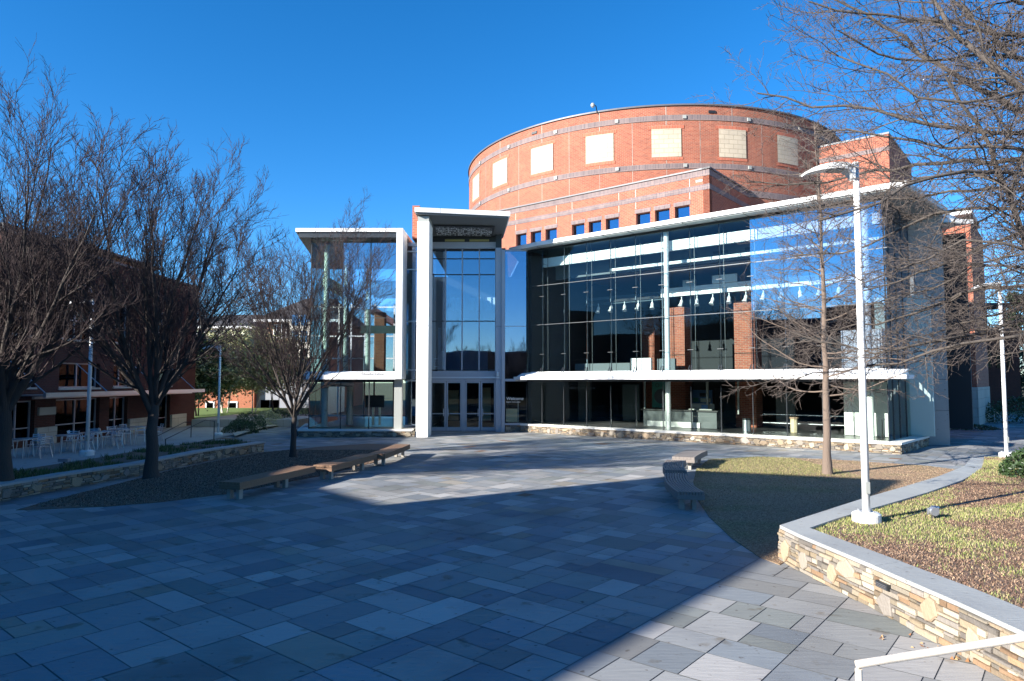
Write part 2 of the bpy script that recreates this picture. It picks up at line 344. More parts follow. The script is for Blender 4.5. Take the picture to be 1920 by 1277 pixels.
STONES = [(0.42, 0.33, 0.22), (0.36, 0.27, 0.18), (0.30, 0.26, 0.21), (0.46, 0.38, 0.27), (0.38, 0.24, 0.14), (0.26, 0.23, 0.20), (0.5, 0.43, 0.33), (0.33, 0.29, 0.25)]
def ledge_wall(mb, back, pts, z0, z1, side=-1, thick=0.3, seed=1, fine=1.0, ztops=None):
    """dry stacked fieldstone wall along pts; outward side = side * left normal"""
    rnd = random.Random(seed)
    for k in range(len(pts) - 1):
        a = Vector(pts[k][:2]); b = Vector(pts[k + 1][:2]); ln = (b - a).length; u = (b - a) / ln; w = Vector((-u.y, u.x)) * side
        zt = z1 if ztops is None else None
        z1k = z1 if ztops is None else (ztops[k] + ztops[k + 1]) / 2
        c0 = a - w * thick; c1 = b - w * thick
        back.prism([tuple(a), tuple(b), tuple(c1), tuple(c0)], z0, z1k - 0.001)
        def st(s0, s1, za, zb, col):
            if s1 - s0 < 0.02 or zb - za < 0.01: return
            g = 0.006; pr = rnd.uniform(0.012, 0.05); j = lambda: rnd.uniform(-.008, .008)
            S_ = [(s0 + g + j(), za + g + j() * .5), (s1 - g + j(), za + g + j() * .5), (s1 - g + j(), zb - g + j() * .5), (s0 + g + j(), zb - g + j() * .5)]
            cs = sum(q[0] for q in S_) / 4; cz = sum(q[1] for q in S_) / 4
            outer = [(q[0] + (cs - q[0]) * .0, q[1]) for q in S_]; ins = [(cs + (q[0] - cs) * .93, cz + (q[1] - cz) * .82) for q in S_]
            p3 = lambda s, z, d: (a.x + u.x * s + w.x * d, a.y + u.y * s + w.y * d, z)
            O = [p3(s, z, 0.001) for s, z in outer]; M_ = [p3(s, z, pr * .7) for s, z in outer]; I = [p3(s, z, pr + rnd.uniform(-.006, .006)) for s, z in ins]
            for q in range(4):
                r = (q + 1) % 4
                mb.quad(O[q], O[r], M_[r], M_[q], col=col); mb.quad(M_[q], M_[r], I[r], I[q], col=col)
            mb.quad(*I, col=col)
        z = z0
        while z < z1k - .005:
            h = rnd.uniform(.035, .085) * fine
            if z1k - z - h < .03: h = z1k - z
            t = 0.0
            while t < ln - .005:
                wd = rnd.uniform(.1, .38) * fine
                if ln - t - wd < .07: wd = ln - t
                k_ = rnd.uniform(.55, 1.2); c_ = rnd.choice(STONES)
                st(t, t + wd, z, z + h, tuple(x * k_ * STONE_K for x in c_)); t += wd
            z += h
        H = z1k - z0; s = rnd.uniform(.1, .5)
        while s < ln - .25:
            rw_ = rnd.uniform(.1, .22); rh_ = H * rnd.uniform(.2, .42); zc = min(z1k - rh_ * .98, max(z0 + rh_ * .98, z0 + rnd.choice((.3, .5, .7, .4)) * H)); n_ = rnd.choice((5, 6, 6, 7)); ph = rnd.uniform(0, 6.28)
            kk = rnd.uniform(.75, 1.25); col = tuple(x * kk * STONE_K for x in rnd.choice(STONES[:4] + STONES[6:8])); pr = rnd.uniform(.05, .068)
            pl = []
            for q in range(n_):
                an = ph + 6.283 * q / n_ + rnd.uniform(-.25, .25); rr_ = rnd.uniform(.68, 1.18)
                pl.append((min(ln - .01, max(.01, s + rw_ * rr_ * math.cos(an) * 1.15)), min(z1k - .004, max(z0 + .002, zc + rh_ * rr_ * math.sin(an) * 1.15))))
            p3 = lambda s_, z_, d_: (a.x + u.x * s_ + w.x * d_, a.y + u.y * s_ + w.y * d_, z_)
            cs = sum(q[0] for q in pl) / n_; cz = sum(q[1] for q in pl) / n_
            I = [(cs + (q[0] - cs) * .88, cz + (q[1] - cz) * .88) for q in pl]
            for q in range(n_):
                e = (q + 1) % n_
                mb.quad(p3(*pl[q], .0), p3(*pl[e], .0), p3(*pl[e], pr * .75), p3(*pl[q], pr * .75), col=col); mb.quad(p3(*pl[q], pr * .75), p3(*pl[e], pr * .75), p3(*I[e], pr), p3(*I[q], pr), col=col)
            mb.poly([p3(*q, pr) for q in I], col=col)
            s += rw_ + rnd.uniform(.15, .75)

# ============================================================ GROUND
mb = MB(); mb.quad((-700, -300, 0), (700, -300, 0), (700, 1200, 0), (-700, 1200, 0))
M['earth'] = mat('winter turf', (0.07, 0.075, 0.03), 0.95, color2=(0.16, 0.13, 0.07), scale=0.4, bump=0.5)
o = mb.build('ground', M['earth'], origin=(0, 0, 0)); o.location.z = -0.03; struct(o)
mb = MB(); mb.quad((-32, -8, -0.008), (48, -8, -0.008), (48, 62, -0.008), (-32, 62, -0.008))
struct(mb.build('paving_bed', M['joint'], origin=(0, 0, 0)))
mb = MB(); A50 = R(50.6); ua = Vector((math.cos(A50), math.sin(A50))); ub = Vector((-ua.y, ua.x))
prnd = random.Random(5)
SL = [(0.125, 0.142, 0.16), (0.145, 0.158, 0.17), (0.165, 0.175, 0.183), (0.11, 0.128, 0.147), (0.138, 0.146, 0.15), (0.19, 0.195, 0.2), (0.125, 0.14, 0.142)]
def split(a0, a1, b0, b1):
    w = a1 - a0; h = b1 - b0
    if (w < 0.72 and h < 0.72) or (w * h < .85 and max(w, h) < 1.35 and prnd.random() < .5) or min(w, h) < .3 and max(w, h) < 1.3 or w * h < .14:
        c = ua * (a0 + a1) / 2 + ub * (b0 + b1) / 2
        if not (-30 < c.x < 46 and -4 < c.y < 60): return
        if c.y > 0.5 and abs(c.x) > c.y * .8 + 6: return
        g = 0.007
        col = prnd.choice(SL); k = prnd.uniform(1.35, 1.85); r = prnd.random()
        if r < .007: col = (0.20, 0.13, 0.095); k = prnd.uniform(.8, 1.2)
        elif r < .035: col = (0.16, 0.155, 0.14)
        elif r < .08: k = 2.0
        elif r < .09: k = 1.0
        Q = [(a0 + g, b0 + g), (a1 - g, b0 + g), (a1 - g, b1 - g), (a0 + g, b1 - g)]
        dz = prnd.uniform(-.0015, .0015)
        mb.quad(*[(ua.x * p + ub.x * q, ua.y * p + ub.y * q, dz) for p, q in Q], col=tuple(min(.45, x * k * f_) for x, f_ in zip(col, (1.1, 1.03, .95)))); return
    if w > h or (w > h * .8 and prnd.random() < .5):
        t = prnd.uniform(.32, .68) if w < 2.5 else prnd.uniform(.2, .8); m_ = a0 + w * t; split(a0, m_, b0, b1); split(m_, a1, b0, b1)
    else:
        t = prnd.uniform(.32, .68); m_ = b0 + h * t; split(a0, a1, b0, m_); split(a0, a1, m_, b1)
b0 = -45.0
while b0 < 62:
    hh = prnd.uniform(1.3, 2.2); a0 = -25.0
    while a0 < 80:
        ww = prnd.uniform(2.5, 4.5); split(a0, a0 + ww, b0, b0 + hh); a0 += ww
    b0 += hh
struct(mb.build('plaza_paving', M['slate'], origin=(0, 0, 0)))

def sheet(name, pts, z, m, kind='structure'):
    mb = MB(); mb.prism([(p[0], p[1]) for p in pts], z - 0.012, z); return struct(mb.build(name, m, origin=(0, 0, 0)), kind)
mul_l = [G(30, 957), G(110, 935), G(200, 913), G(330, 880), G(420, 862), G(500, 848), G(600, 838), G(690, 832), G(770, 836), G(700, 868), G(600, 893), G(520, 908), G(420, 927), G(300, 942), G(200, 950)]
sheet('mulch_bed', mul_l, 0.012, M['mulch'])
lawn_r = [G(1330, 862), G(1306, 880), G(1300, 905), G(1306, 935), G(1330, 970), G(1372, 1010), G(1425, 1046), G(1462, 1060), (7.8, 15.5), (11.5, 19.5), (16.5, 24.2), G(1812, 884), G(1740, 874), G(1560, 862), G(1420, 857)]
sheet('lawn', lawn_r, 0.014, M['lawn_soil'])
# pavement slab strips (smooth concrete path along the left wall)
# ============================================================ RAISED BED (right)
BZ = 0.57
out_l = [G(1462, 985, BZ), G(1500, 1003, BZ), G(1640, 1061, BZ), G(1800, 1130, BZ), G(1925, 1187, BZ), G(2150, 1300, BZ)]
in_l = [G(1518, 990, BZ), G(1545, 1000, BZ), G(1690, 1053, BZ), G(1830, 1105, BZ), G(1960, 1158, BZ), G(2230, 1265, BZ)]
out_u = [G(1462, 985, BZ), G(1530, 963, BZ), G(1620, 934, BZ), G(1700, 911, BZ), G(1760, 893, BZ), G(1808, 874, BZ - .1), G(1822, 858, BZ - .2)]
in_u = [G(1518, 990, BZ), G(1570, 972, BZ), G(1650, 949, BZ), G(1740, 923, BZ), G(1805, 900, BZ), G(1842, 880, BZ - .1), G(1846, 860, BZ - .2)]
rw = thing('stone_retaining_wall', 'low fieldstone wall with grey slab cap around the raised grass bed', 'wall', G(1462, 1055))
bed = thing_loc = rw
capz = [BZ] * 5 + [BZ - .1, BZ - .2]
mb = MB(); bk = MB()
ow = [Vector((p.x, p.y)) for p in out_l]; ou = [Vector((p.x, p.y)) for p in out_u]
ledge_wall(mb, bk, ow, 0, BZ - .05, side=-1, thick=.28, seed=3)
cut = [ou[0]] + ou[1:]
ledge_wall(mb, bk, ou, 0, BZ - .05, side=1, thick=.28, seed=4, ztops=[z - .05 for z in capz])
bk.build('wall_core', M['mortar'], rw); mb.build('fieldstone_face', M['stone'], rw)
mb = MB(); rnd = random.Random(2)
def cap_strip(mb, A, B, za):
    for k in range(len(A) - 1):
        n = max(1, int((A[k + 1] - A[k]).length / 1.3))
        for q in range(n):
            t0 = q / n + (.004 if q else 0); t1 = (q + 1) / n
            a = A[k].lerp(A[k + 1], t0); b = A[k].lerp(A[k + 1], t1); c = B[k].lerp(B[k + 1], t1); d = B[k].lerp(B[k + 1], t0)
            z0_ = za[k] + (za[k + 1] - za[k]) * t0; z1_ = za[k] + (za[k + 1] - za[k]) * t1; dz = rnd.uniform(0, .004)
            zt = [z0_ + dz, z1_ + dz, z1_ + dz, z0_ + dz]
            pts = [(a.x, a.y), (b.x, b.y), (c.x, c.y), (d.x, d.y)]
            ar = sum(pts[i][0] * pts[(i + 1) % 4][1] - pts[(i + 1) % 4][0] * pts[i][1] for i in range(4))
            if ar < 0: pts = pts[::-1]; zt = zt[::-1]
            mb.prism(pts, [z - .055 for z in zt], zt)
cap_strip(mb, out_l, in_l, [BZ] * 6); mb.build('slab_cap', M['slate_cap'], rw)
mb = MB(); cap_strip(mb, out_u, in_u, capz); mb.build('slab_cap', M['slate_cap'], rw)
# step light in the wall
pa = G(1686, 1150 - 62, 0.3); 
a = ow[1]; b = ow[2]; u = (b - a).normalized(); w_ = Vector((u.y, -u.x))
# bed surface
bed_pts = [(p.x, p.y) for p in in_l] + [(16, 4), (40, 10), (40, 26.5), G(1925, 862, .35)[:2]] + [(p.x, p.y) for p in in_u[::-1]][:-1]
mb = MB(); mb.poly([(x, y, (.53 if y < 20 else .53 - .16 * min(1, (y - 20) / 5))) for x, y in bed_pts])
struct(mb.build('raised_bed_soil', M['mulch'], origin=(0, 0, 0)))
BED = bed_pts
def bedz(x, y): return .53 if y < 20 else .53 - .16 * min(1, (y - 20) / 5)
lt = P(1646, 1080, 9.3)
# find s on lower wall whose px = 1646
best = min(((abs(960 + F * (a.x + (b.x - a.x) * t) / (a.y + (b.y - a.y) * t) - 1646), t) for a, b in [(ow[2], ow[3])] for t in [i / 50 for i in range(51)]))
q = ow[2].lerp(ow[3], best[1]); u = (ow[3] - ow[2]).normalized()
sl = thing('step_light', 'small dark louvred step light set in the fieldstone wall', 'light', (q.x, q.y, .38))
w_ = Vector((u.y, -u.x))
mb = MB(); c = q + w_ * .055; mb.obox((c - u * .12), u, .24, .05, .34, .42); mb.build('housing', M['dark_frame'], sl)
mb = MB()
for k in range(3): mb.obox((c - u * .10 + w_ * .012), u, .20, .012, .352 + k * .02, .360 + k * .02)
mb.build('louvre', M['coping'], sl)

# ============================================================ LEFT RETAINING WALL + BED
LZ = 0.42
lw_px = [(-160, 985), (0, 940), (130, 915), (260, 893), (380, 866), (494, 847)]
lwp = [G(*p) for p in lw_px]
lw = thing('stone_planter_wall', 'long low fieldstone planter wall with slab cap, in shade by the dark trees', 'wall', lwp[2])
mb = MB(); bk = MB()
L2 = [Vector((p.x, p.y)) for p in lwp]
ledge_wall(mb, bk, L2, 0, LZ - .05, side=-1, thick=.3, seed=9)
endn = (L2[-1] - L2[-2]).normalized(); endw = Vector((-endn.y, endn.x))
ledge_wall(mb, bk, [L2[-1] + endw * .32, L2[-1]], 0, LZ - .05, side=1 if False else -1, thick=.02, seed=10) if False else None
bk.build('wall_core', M['mortar'], lw); mb.build('fieldstone_face', M['stone'], lw)
mb = MB()
capo = []; capi = []
for k, p in enumerate(L2):
    d = (L2[min(k + 1, len(L2) - 1)] - L2[max(k - 1, 0)]).normalized(); w = Vector((-d.y, d.x))
    e = d * (.08 if k == len(L2) - 1 else 0)
    capo.append(Vector((*(p - w * .07 + e), 0))); capi.append(Vector((*(p + w * .4 + e), 0)))
cap_strip(mb, capo, capi, [LZ] * len(L2)); mb.build('slab_cap', M['slate_cap'], lw)
lbed = [(p.x, p.y) for p in capi] + [G(440, 826, .35)[:2], G(300, 838, .35)[:2], G(180, 862, .3)[:2], G(0, 890, .3)[:2], (-24, 16)]
mb = MB(); mb.poly([(x, y, .36) for x, y in lbed]); struct(mb.build('planter_soil', M['mulch'], origin=(0, 0, 0)))

# ============================================================ CONCERT HALL
FD = Vector((.776, -.631)).normalized(); FN = Vector((-FD.y, FD.x))       # along the facade, and inward
FO = Vector((0.9, 41.2))
def fp(s, d=0.0): p = FO + FD * s + FN * d; return (p.x, p.y)
FL = 19.35
hall = thing('concert_hall', 'round brick concert hall with glass lobby and white entrance pylon', 'building', (0, 45, 0))
def part(mb, name, m, parent=None, **k): return mb.build(name, m, parent or hall, **k)

# --- drum
DC = Vector((13.9, 69.7)); DR = 18.3; DTOP = 24.2
def drum_band(mb, z0, z1, r, a0=0, a1=2 * math.pi, n=160):
    for k in range(n):
        t0 = a0 + (a1 - a0) * k / n; t1 = a0 + (a1 - a0) * (k + 1) / n
        p = lambda t, z: (DC.x + r * math.cos(t), DC.y + r * math.sin(t), z)
        mb.quad(p(t0, z0), p(t1, z0), p(t1, z1), p(t0, z1), uv=[(t0 * DR, z0), (t1 * DR, z0), (t1 * DR, z1), (t0 * DR, z1)])
def drum_ring_faces(mb, z, r0, r1, a0=0, a1=2 * math.pi, n=160):
    for k in range(n):
        t0 = a0 + (a1 - a0) * k / n; t1 = a0 + (a1 - a0) * (k + 1) / n
        p = lambda t, r: (DC.x + r * math.cos(t), DC.y + r * math.sin(t), z)
        mb.quad(p(t0, r0), p(t1, r0), p(t1, r1), p(t0, r1))
mb = MB(); drum_band(mb, 0, DTOP, DR); drum_ring_faces(mb, DTOP, 0.01, DR); part(mb, 'drum_wall', M['brick'])
for z0, hh in ((23.05, .42), (19.25, .42), (17.2, .5)):
    mb = MB(); drum_band(mb, z0, z0 + hh, DR + .05); drum_ring_faces(mb, z0, DR, DR + .05); drum_ring_faces(mb, z0 + hh, DR, DR + .05); part(mb, 'soldier_band', M['soldier'])
mb = MB(); drum_band(mb, DTOP, DTOP + .12, DR + .12); drum_ring_faces(mb, DTOP + .12, DR - .5, DR + .12); drum_ring_faces(mb, DTOP, DR, DR + .12); part(mb, 'coping', M['coping'])
def drum_ang(px, z=None):
    d = Vector(((px - 960) / F, 1)); a = d.dot(d); b = -2 * d.dot(DC); c = DC.dot(DC) - DR * DR
    t = (-b - math.sqrt(max(0, b * b - 4 * a * c))) / (2 * a); q = d * t; return math.atan2(q.y - DC.y, q.x - DC.x)
angs = [drum_ang(x) for x in (1127, 1255, 1381)]
st_ = (angs[2] - angs[0]) / 2; a_mid = angs[1]
for k in range(-4, 4):
    a = a_mid + st_ * k; hw = 1.12 / DR
    mb = MB(); drum_band(mb, 20.2, 22.4, DR + .06, a - hw, a + hw, 6); pn = part(mb, 'stone_panel', M['tan_block'])
    mb = MB(); drum_band(mb, 22.4, 22.68, DR + .03, a - hw * 1.22, a + hw * 1.22, 6); part(mb, 'brick_lintel', M['soldier_red']); mb = MB(); drum_band(mb, 19.95, 20.2, DR + .03, a - hw * 1.1, a + hw * 1.1, 6)
    part(mb, 'brick_sill', M['soldier_red'])
for k in range(-9, 10):      # small square blocks on the bands
    a = a_mid + st_ * (k / 2 + .27)
    if k % 2: continue
    for z in (23.12, 19.32):
        mb = MB(); p0 = DC + Vector((math.cos(a), math.sin(a))) * (DR + .02); t = Vector((-math.sin(a), math.cos(a)))
        mb.obox(p0 - t * .13, t, .26, -.12, z + .03, z + .29); part(mb, 'square_block', M['soffit'])
mb = MB()
for k in range(-9, 10):      # expansion joints and scuppers
    a = a_mid + st_ * k
    for q in (0.5, 0.0):
        aa = a + st_ * q * 1.0
        drum_band(mb, 17.2 if q else 17.2, 23.05 if q else 20.2, DR + .012, aa - .0007, aa + .0007, 1)
        if not q: drum_band(mb, 22.7, 24.2, DR + .012, aa - .0012, aa + .0012, 1)
part(mb, 'expansion_joint', M['limestone'])
for px in (1003, 1343):
    a = drum_ang(px); p0 = DC + Vector((math.cos(a), math.sin(a))) * (DR + .01); t = Vector((-math.sin(a), math.cos(a)))
    mb = MB(); mb.obox(p0 - t * .28, t, .56, -.06, 23.62, 23.82); part(mb, 'scupper', M['black'])
a = drum_ang(1124); p0 = DC + Vector((math.cos(a), math.sin(a))) * (DR + .1)
cmr = thing('security_camera', 'small round security camera on a bracket at the rim of the brick drum', 'camera', (p0.x, p0.y, 24.3))
mb = MB(); mb.tube([(p0.x, p0.y, 24.1), (p0.x - .1, p0.y - .1, 24.65), (p0.x - .35, p0.y - .2, 24.8)], .04, 6); mb.build('bracket', M['black'], cmr)
mb = MB(); mb.tube([(p0.x - .38, p0.y - .22, 24.85), (p0.x - .38, p0.y - .22, 24.75), (p0.x - .38, p0.y - .22, 24.6), (p0.x - .38, p0.y - .22, 24.5)], [.1, .17, .15, .05], 10); mb.build('dome', M['soffit'], cmr)
# roof louvre hood
c = Vector((DC.x - .5, DC.y - 8)); mb = MB()
q0 = P(1276, 201, 62); q1 = P(1325, 200, 62)
for k in range(5):
    z = 25.6 + k * .3
    mb.prism([(q0.x + k * .5, 62), (q1.x, 62), (q1.x + .9, 65), (q0.x + k * .5 + .9, 65)], z, z + .14)
mb.prism([(q0.x + .6, 62.3), (q1.x - .1, 62.3), (q1.x + .7, 65), (q0.x + 1, 65)], 24.2, 25.6); part(mb, 'roof_louvre', M['roof_dark'])

# --- brick wing parallel to the facade
BC = Vector((13.5, 46.0)); BL = 22.0
def bpnt(t, d=0.0): p = BC - FD * t + FN * d; return (p.x, p.y)
wx = [(345, 408), (433, 497), (523, 592), (684, 760), (785, 862), (889, 969), (1074, 1160), (1189, 1278), (1309, 1400)]
def t_of(px): k = (px - 960) / F; return (BC.x - k * BC.y) / (FD.x + k * (-FD.y))
holes = []
for a, b in wx:
    t1 = t_of(860 + a / 3.2); t0 = t_of(860 + b / 3.2); holes.append((BL - t1, BL - t0, 14.1, 15.3))
mb = MB(); wall(mb, bpnt(BL), FD, BL, 0, 17.55, .45, holes)
mb.obox(BC, FN, 9, .45, 0, 17.55)
mb.poly([(*bpnt(0.1, .1), 17.2), (*bpnt(0.1, 9), 17.2), (*bpnt(BL, 9), 17.2), (*bpnt(BL, .1), 17.2)])
part(mb, 'wing_wall', M['brick'])
for z0, hh in ((16.15, .38), (17.12, .40)):
    mb = MB(); mb.obox(bpnt(BL, -.03), FD, BL + .03, .06, z0, z0 + hh); mb.obox(Vector(bpnt(-.035, -.03)), FN, 9, .03, z0, z0 + hh); part(mb, 'soldier_band', M['soldier'])
mb = MB(); mb.obox(bpnt(BL, -.12), FD, BL + .12, .6, 17.555, 17.66); mb.obox(Vector(bpnt(-.12, -.12)), FN, 9, .6, 17.556, 17.658); part(mb, 'coping', M['coping'])
for h in holes:
    o0 = Vector(bpnt(BL)) + FD * h[0]; w = h[1] - h[0]
    wn = thing_ = None
    mb = MB(); f = .07
    for (a, b, c, d) in ((0, f, h[2], h[3]), (w - f, w, h[2], h[3]), (f, w - f, h[2], h[2] + f), (f, w - f, h[3] - f, h[3])):
        mb.obox(o0 + FD * a + FN * .28, FD, b - a, .08, c, d)
    wo = part(mb, 'window', M['dark_frame'])
    mb = MB(); mb.obox(o0 + FD * f + FN * .31, FD, w - 2 * f, .02, h[2] + f, h[3] - f); mb.build('pane', M['glass_deep'], wo)
    mb = MB(); mb.obox(o0 + FD * -.08 + FN * -.025, FD, w + .16, .05, h[3] + .002, h[3] + .3); part(mb, 'window_lintel', M['soldier'])
mb = MB()
for px in (967, 1044, 1074, 1163, 1195, 1298): t = t_of(px); mb.obox(Vector(bpnt(t, -.012)), FD, .025, .02, 15.65, 17.1)
part(mb, 'expansion_joint', M['cap'])
mb = MB(); t = t_of(1310); mb.obox(Vector(bpnt(t, -.02)), FD, .5, .03, 16.75, 16.92); part(mb, 'scupper', M['black'])

# --- glass lobby : facade
Z0, ZC, ZT = .48, 3.55, 10.95
posts = [0.0] + [1.15 + 1.56 * k for k in range(12)] + [FL]
glassu = []
for k in range(len(posts) - 1):
    a, b = posts[k], posts[k + 1]
    m_up = M['glass_blue'] if k >= 9 else M['glass']  # right-hand bays get the bluer glass in place of a real reflection edge
    mb = MB(); 
    for (c, d) in ((ZC, 6.35), (6.37, 8.7), (8.72, ZT)):
        mb.obox(Vector(fp(a + .012)), FD, b - a - .024, .02, c, d)
    part(mb, 'upper_glass', m_up)
    mb = MB(); mb.obox(Vector(fp(a + .01)), FD, b - a - .02, .02, Z0, 3.08); part(mb, 'lower_glass', M['glass_low'])
mb0 = None
for k, s in enumerate(posts):
    mb = MB()
    q = Vector(fp(s, .10)); r = .026 if 0 < k < len(posts) - 1 else .05
    mb.tube([(q.x, q.y, ZC - .1), (q.x, q.y, ZT)], r, 6)
    q2 = Vector(fp(s + .03, .55)); mb.tube([(q2.x, q2.y, ZC), (q2.x, q2.y, ZT)], .015, 5)
    for z in (4.6, 6.36, 8.05, 8.71, 10.0):
        c0 = fp(s - .16, -.02); c1 = fp(s + .16, -.02); mb.tube([(*c0, z), (*c1, z)], .018, 4); c2 = fp(s + .03, .55); mb.tube([(*fp(s, .02), z), (*c2, z)], .012, 4)
    c0 = fp(s, -.12); mb.tube([(*fp(s - .05, -.03), ZC + .25), (*fp(s - .09, -.3), ZC - .28)], .025, 5); mb.tube([(*fp(s + .05, -.03), ZC + .25), (*fp(s + .12, -.3), ZC - .28)], .025, 5)
    part(mb, 'mullion', M['dark_frame'])
    mb = MB(); c0 = fp(s, -.03); mb.tube([(*c0, Z0 - .08), (*c0, 2.75)], .024, 6); part(mb, 'lower_mullion', M['dark_frame'])
mb = MB()
for z in (6.36, 8.71): mb.obox(Vector(fp(0, -.004)), FD, FL, .03, z - .016, z + .016)
part(mb, 'transom', M['dark_frame'])
# base wall, cap
def lc(s, d): return Vector(fp(s, d))
RD = Vector((.74, .673)).normalized()
corner = lc(FL, 0); rend = corner + Vector((3.05, 3.35))
RD = (rend - corner).normalized(); RL = (rend - corner).length
cap_o = [lc(-.05, -.62), lc(FL + .35, -.62)]; cap_o2 = rend + Vector((RD.y, -RD.x)) * .62
bw = part(MB().prism([tuple(lc(-.05, -.62)), tuple(lc(FL + .55, -.62)), tuple(rend + Vector((RD.y, -RD.x)) * .6), tuple(rend), tuple(corner + RD * .1), tuple(lc(-.05, .1))], Z0 - .09, Z0), 'stone_cap', M['cap'])
mb = MB(); bk = MB(); bp = [lc(-.02, -.56), lc(FL + .5, -.56), rend + Vector((RD.y, -RD.x)) * .54]
ledge_wall(mb, bk, bp, 0, Z0 - .092, side=-1, thick=.3, seed=21)
bwl = part(bk, 'base_wall', M['mortar']); mb.build('fieldstone_face', M['stone'], bwl)
# lower canopy
mb = MB()
cin0, cin1 = lc(-.2, -.02), lc(FL + .3, -.02); cou0, cou1 = lc(-.8, -.5), lc(FL + 1.0, -1.75)
cmid0 = lc(1.0, -1.5)
polyc = [tuple(lc(-.75, -.45)), tuple(lc(1.1, -1.55)), tuple(cou1), tuple(lc(FL + 1.0, -.02)), tuple(lc(-.75, -.02))]
mb.prism(polyc, 3.10, 3.27); part(mb, 'lower_canopy', M['white_clad'])
mb = MB(); mb.prism([tuple(lc(-.5, -.4)), tuple(lc(1.2, -1.2)), tuple(lc(FL + .8, -1.45)), tuple(lc(FL + .8, -.02)), tuple(lc(-.5, -.02))], 3.272, [3.28, 3.28, 3.28, 3.52, 3.52]); part(mb, 'canopy_top', M['white'])
mb = MB(); mb.obox(lc(0, -.02), FD, FL, .3, 2.98, 3.099); part(mb, 'canopy_beam', M['dark_frame'])
mb = MB(); mb.obox(lc(0.3, -.03), FD, FL - .3, .12, 3.4, 3.56); part(mb, 'sill', M['white'])
# roof
mb = MB()
roofp = [tuple(lc(-1.2, -.25)), tuple(lc(1.2, -.6)), tuple(lc(FL + 1.1, -.95)), (20.75, 32.1), (21.0, 34.0), tuple(lc(FL + 2.5, 9)), tuple(bpnt(BL - 4, -.01)), tuple(lc(-3, 3))]
mb.prism(roofp, 11.02, 11.24); part(mb, 'lobby_roof', M['white_clad'])
mb = MB(); mb.prism([tuple(lc(-1.1, -.15)), tuple(lc(1.2, -.5)), tuple(lc(FL + 1.0, -.85)), (20.6, 32.2), (20.8, 34), tuple(lc(FL + 2, 8)), tuple(lc(-3, 3))], 10.97, 11.018); part(mb, 'roof_soffit', M['soffit'])
for k in range(13):      # soffit ribs
    mb = MB(); mb.obox(lc(1.15 + 1.56 * k, -.82 + (.35 if k < 3 else 0)), FN, .8 - (.35 if k < 3 else 0), .03, 10.955, 10.972); part(mb, 'soffit_rib', M['dark_frame']) if k < 12 else None
mb = MB(); mb.obox(lc(0, 0), FD, FL, .12, 10.85, 10.968); part(mb, 'head_beam', M['dark_frame'])

# --- right return glazing, concrete wall
mb = MB(); mb.prism([tuple(corner), tuple(rend), tuple(rend + Vector((-.02, .02))), tuple(corner + Vector((-.02, .02)))], Z0, 3.08)
part(mb, 'side_glass', M['glass_green'])
mb = MB(); mb.prism([tuple(corner), tuple(rend), tuple(rend + Vector((-.02, .02))), tuple(corner + Vector((-.02, .02)))], ZC, ZT); part(mb, 'side_glass', M['glass_blue'])
for t in (.18, .42, .68, .98):
    q = corner.lerp(rend, t); mb = MB(); mb.tube([(q.x, q.y, Z0), (q.x, q.y, ZT)], .035, 6); part(mb, 'mullion', M['dark_frame'])
conc0 = Vector((18.75, 32.75)); conc1 = Vector((20.55, 32.25)); cu = (conc1 - conc0).normalized()
mb = MB()
for z0, z1 in ((0, 1.62), (1.635, 3.08), (3.095, 6.6), (6.615, 11.35)):
    mb.obox(conc0, cu, 1.87, .5, z0, z1)
mb.obox(conc0 + cu * 1.4 + Vector((0, .5)), Vector((.3, .95)), 5, .45, 0, 11.3)
part(mb, 'concrete_wall', M['concrete'])
mb = MB(); q = P(1736, 821, 32.4); mb.tube([(q.x, q.y - .1, q.z), (q.x, q.y + .1, q.z)], .11, 14); part(mb, 'vent_cover', M['black'])
mb = MB(); mb.prism([(20.6, 33), (24, 36), (24, 46), (20, 46)], 11.36, 11.6)  # link roof
part(mb, 'link_roof', M['white'])
# upper white roof and brick wing to the right
rw0 = Vector((31.4, 46.2)); 
mb = MB(); mb.obox(rw0 - FD * 2.4, FD, 2.4, 9, 2.6, 14.2); mb.obox(rw0 - FD * 12 + FN * 1.5, FD, 9.6, 8, 8.6, 14.2); part(mb, 'brick_pier_wing', M['brick'])
mb = MB(); mb.obox(rw0 - FD * 2.45 + FN * -.05, FD, 2.5, 9, 0, 2.598); part(mb, 'stone_base', M['limestone'])
mb = MB(); mb.obox(rw0 - FD * 12 + FN * 1.8, FD, 9.55, .05, .2, 8.6); part(mb, 'link_glass', M['glass_win'])
mb = MB()
for k in range(7): mb.obox(rw0 - FD * (2.6 + k * 1.5) + FN * 1.7, FD, .08, .09, 0, 8.6)
for z in (.2, 2.4, 4.2, 6.3): mb.obox(rw0 - FD * 12 + FN * 1.71, FD, 9.55, .085, z, z + .1)
part(mb, 'link_mullion', M['grey_metal'])
mb = MB(); mb.obox(rw0 - FD * 9 + FN * -1.2, FD, 9.2, 6, 14.25, 14.5); part(mb, 'upper_roof', M['white_clad'])
tc = Vector((29.25, 52)); mb = MB(); mb.obox(tc - FD * 7, FD, 7, 10, 0, 22.2); part(mb, 'stair_tower', M['brick'])
mb = MB(); mb.obox(tc - FD * 7.05 + FN * -.05, FD, 7.1, 10.1, 22.205, 22.35); part(mb, 'coping', M['coping'])
for z in (20.9, 17.5): mb = MB(); mb.obox(tc - FD * 7 + FN * -.03, FD, 7.03, .06, z, z + .35); part(mb, 'soldier_band', M['soldier'])

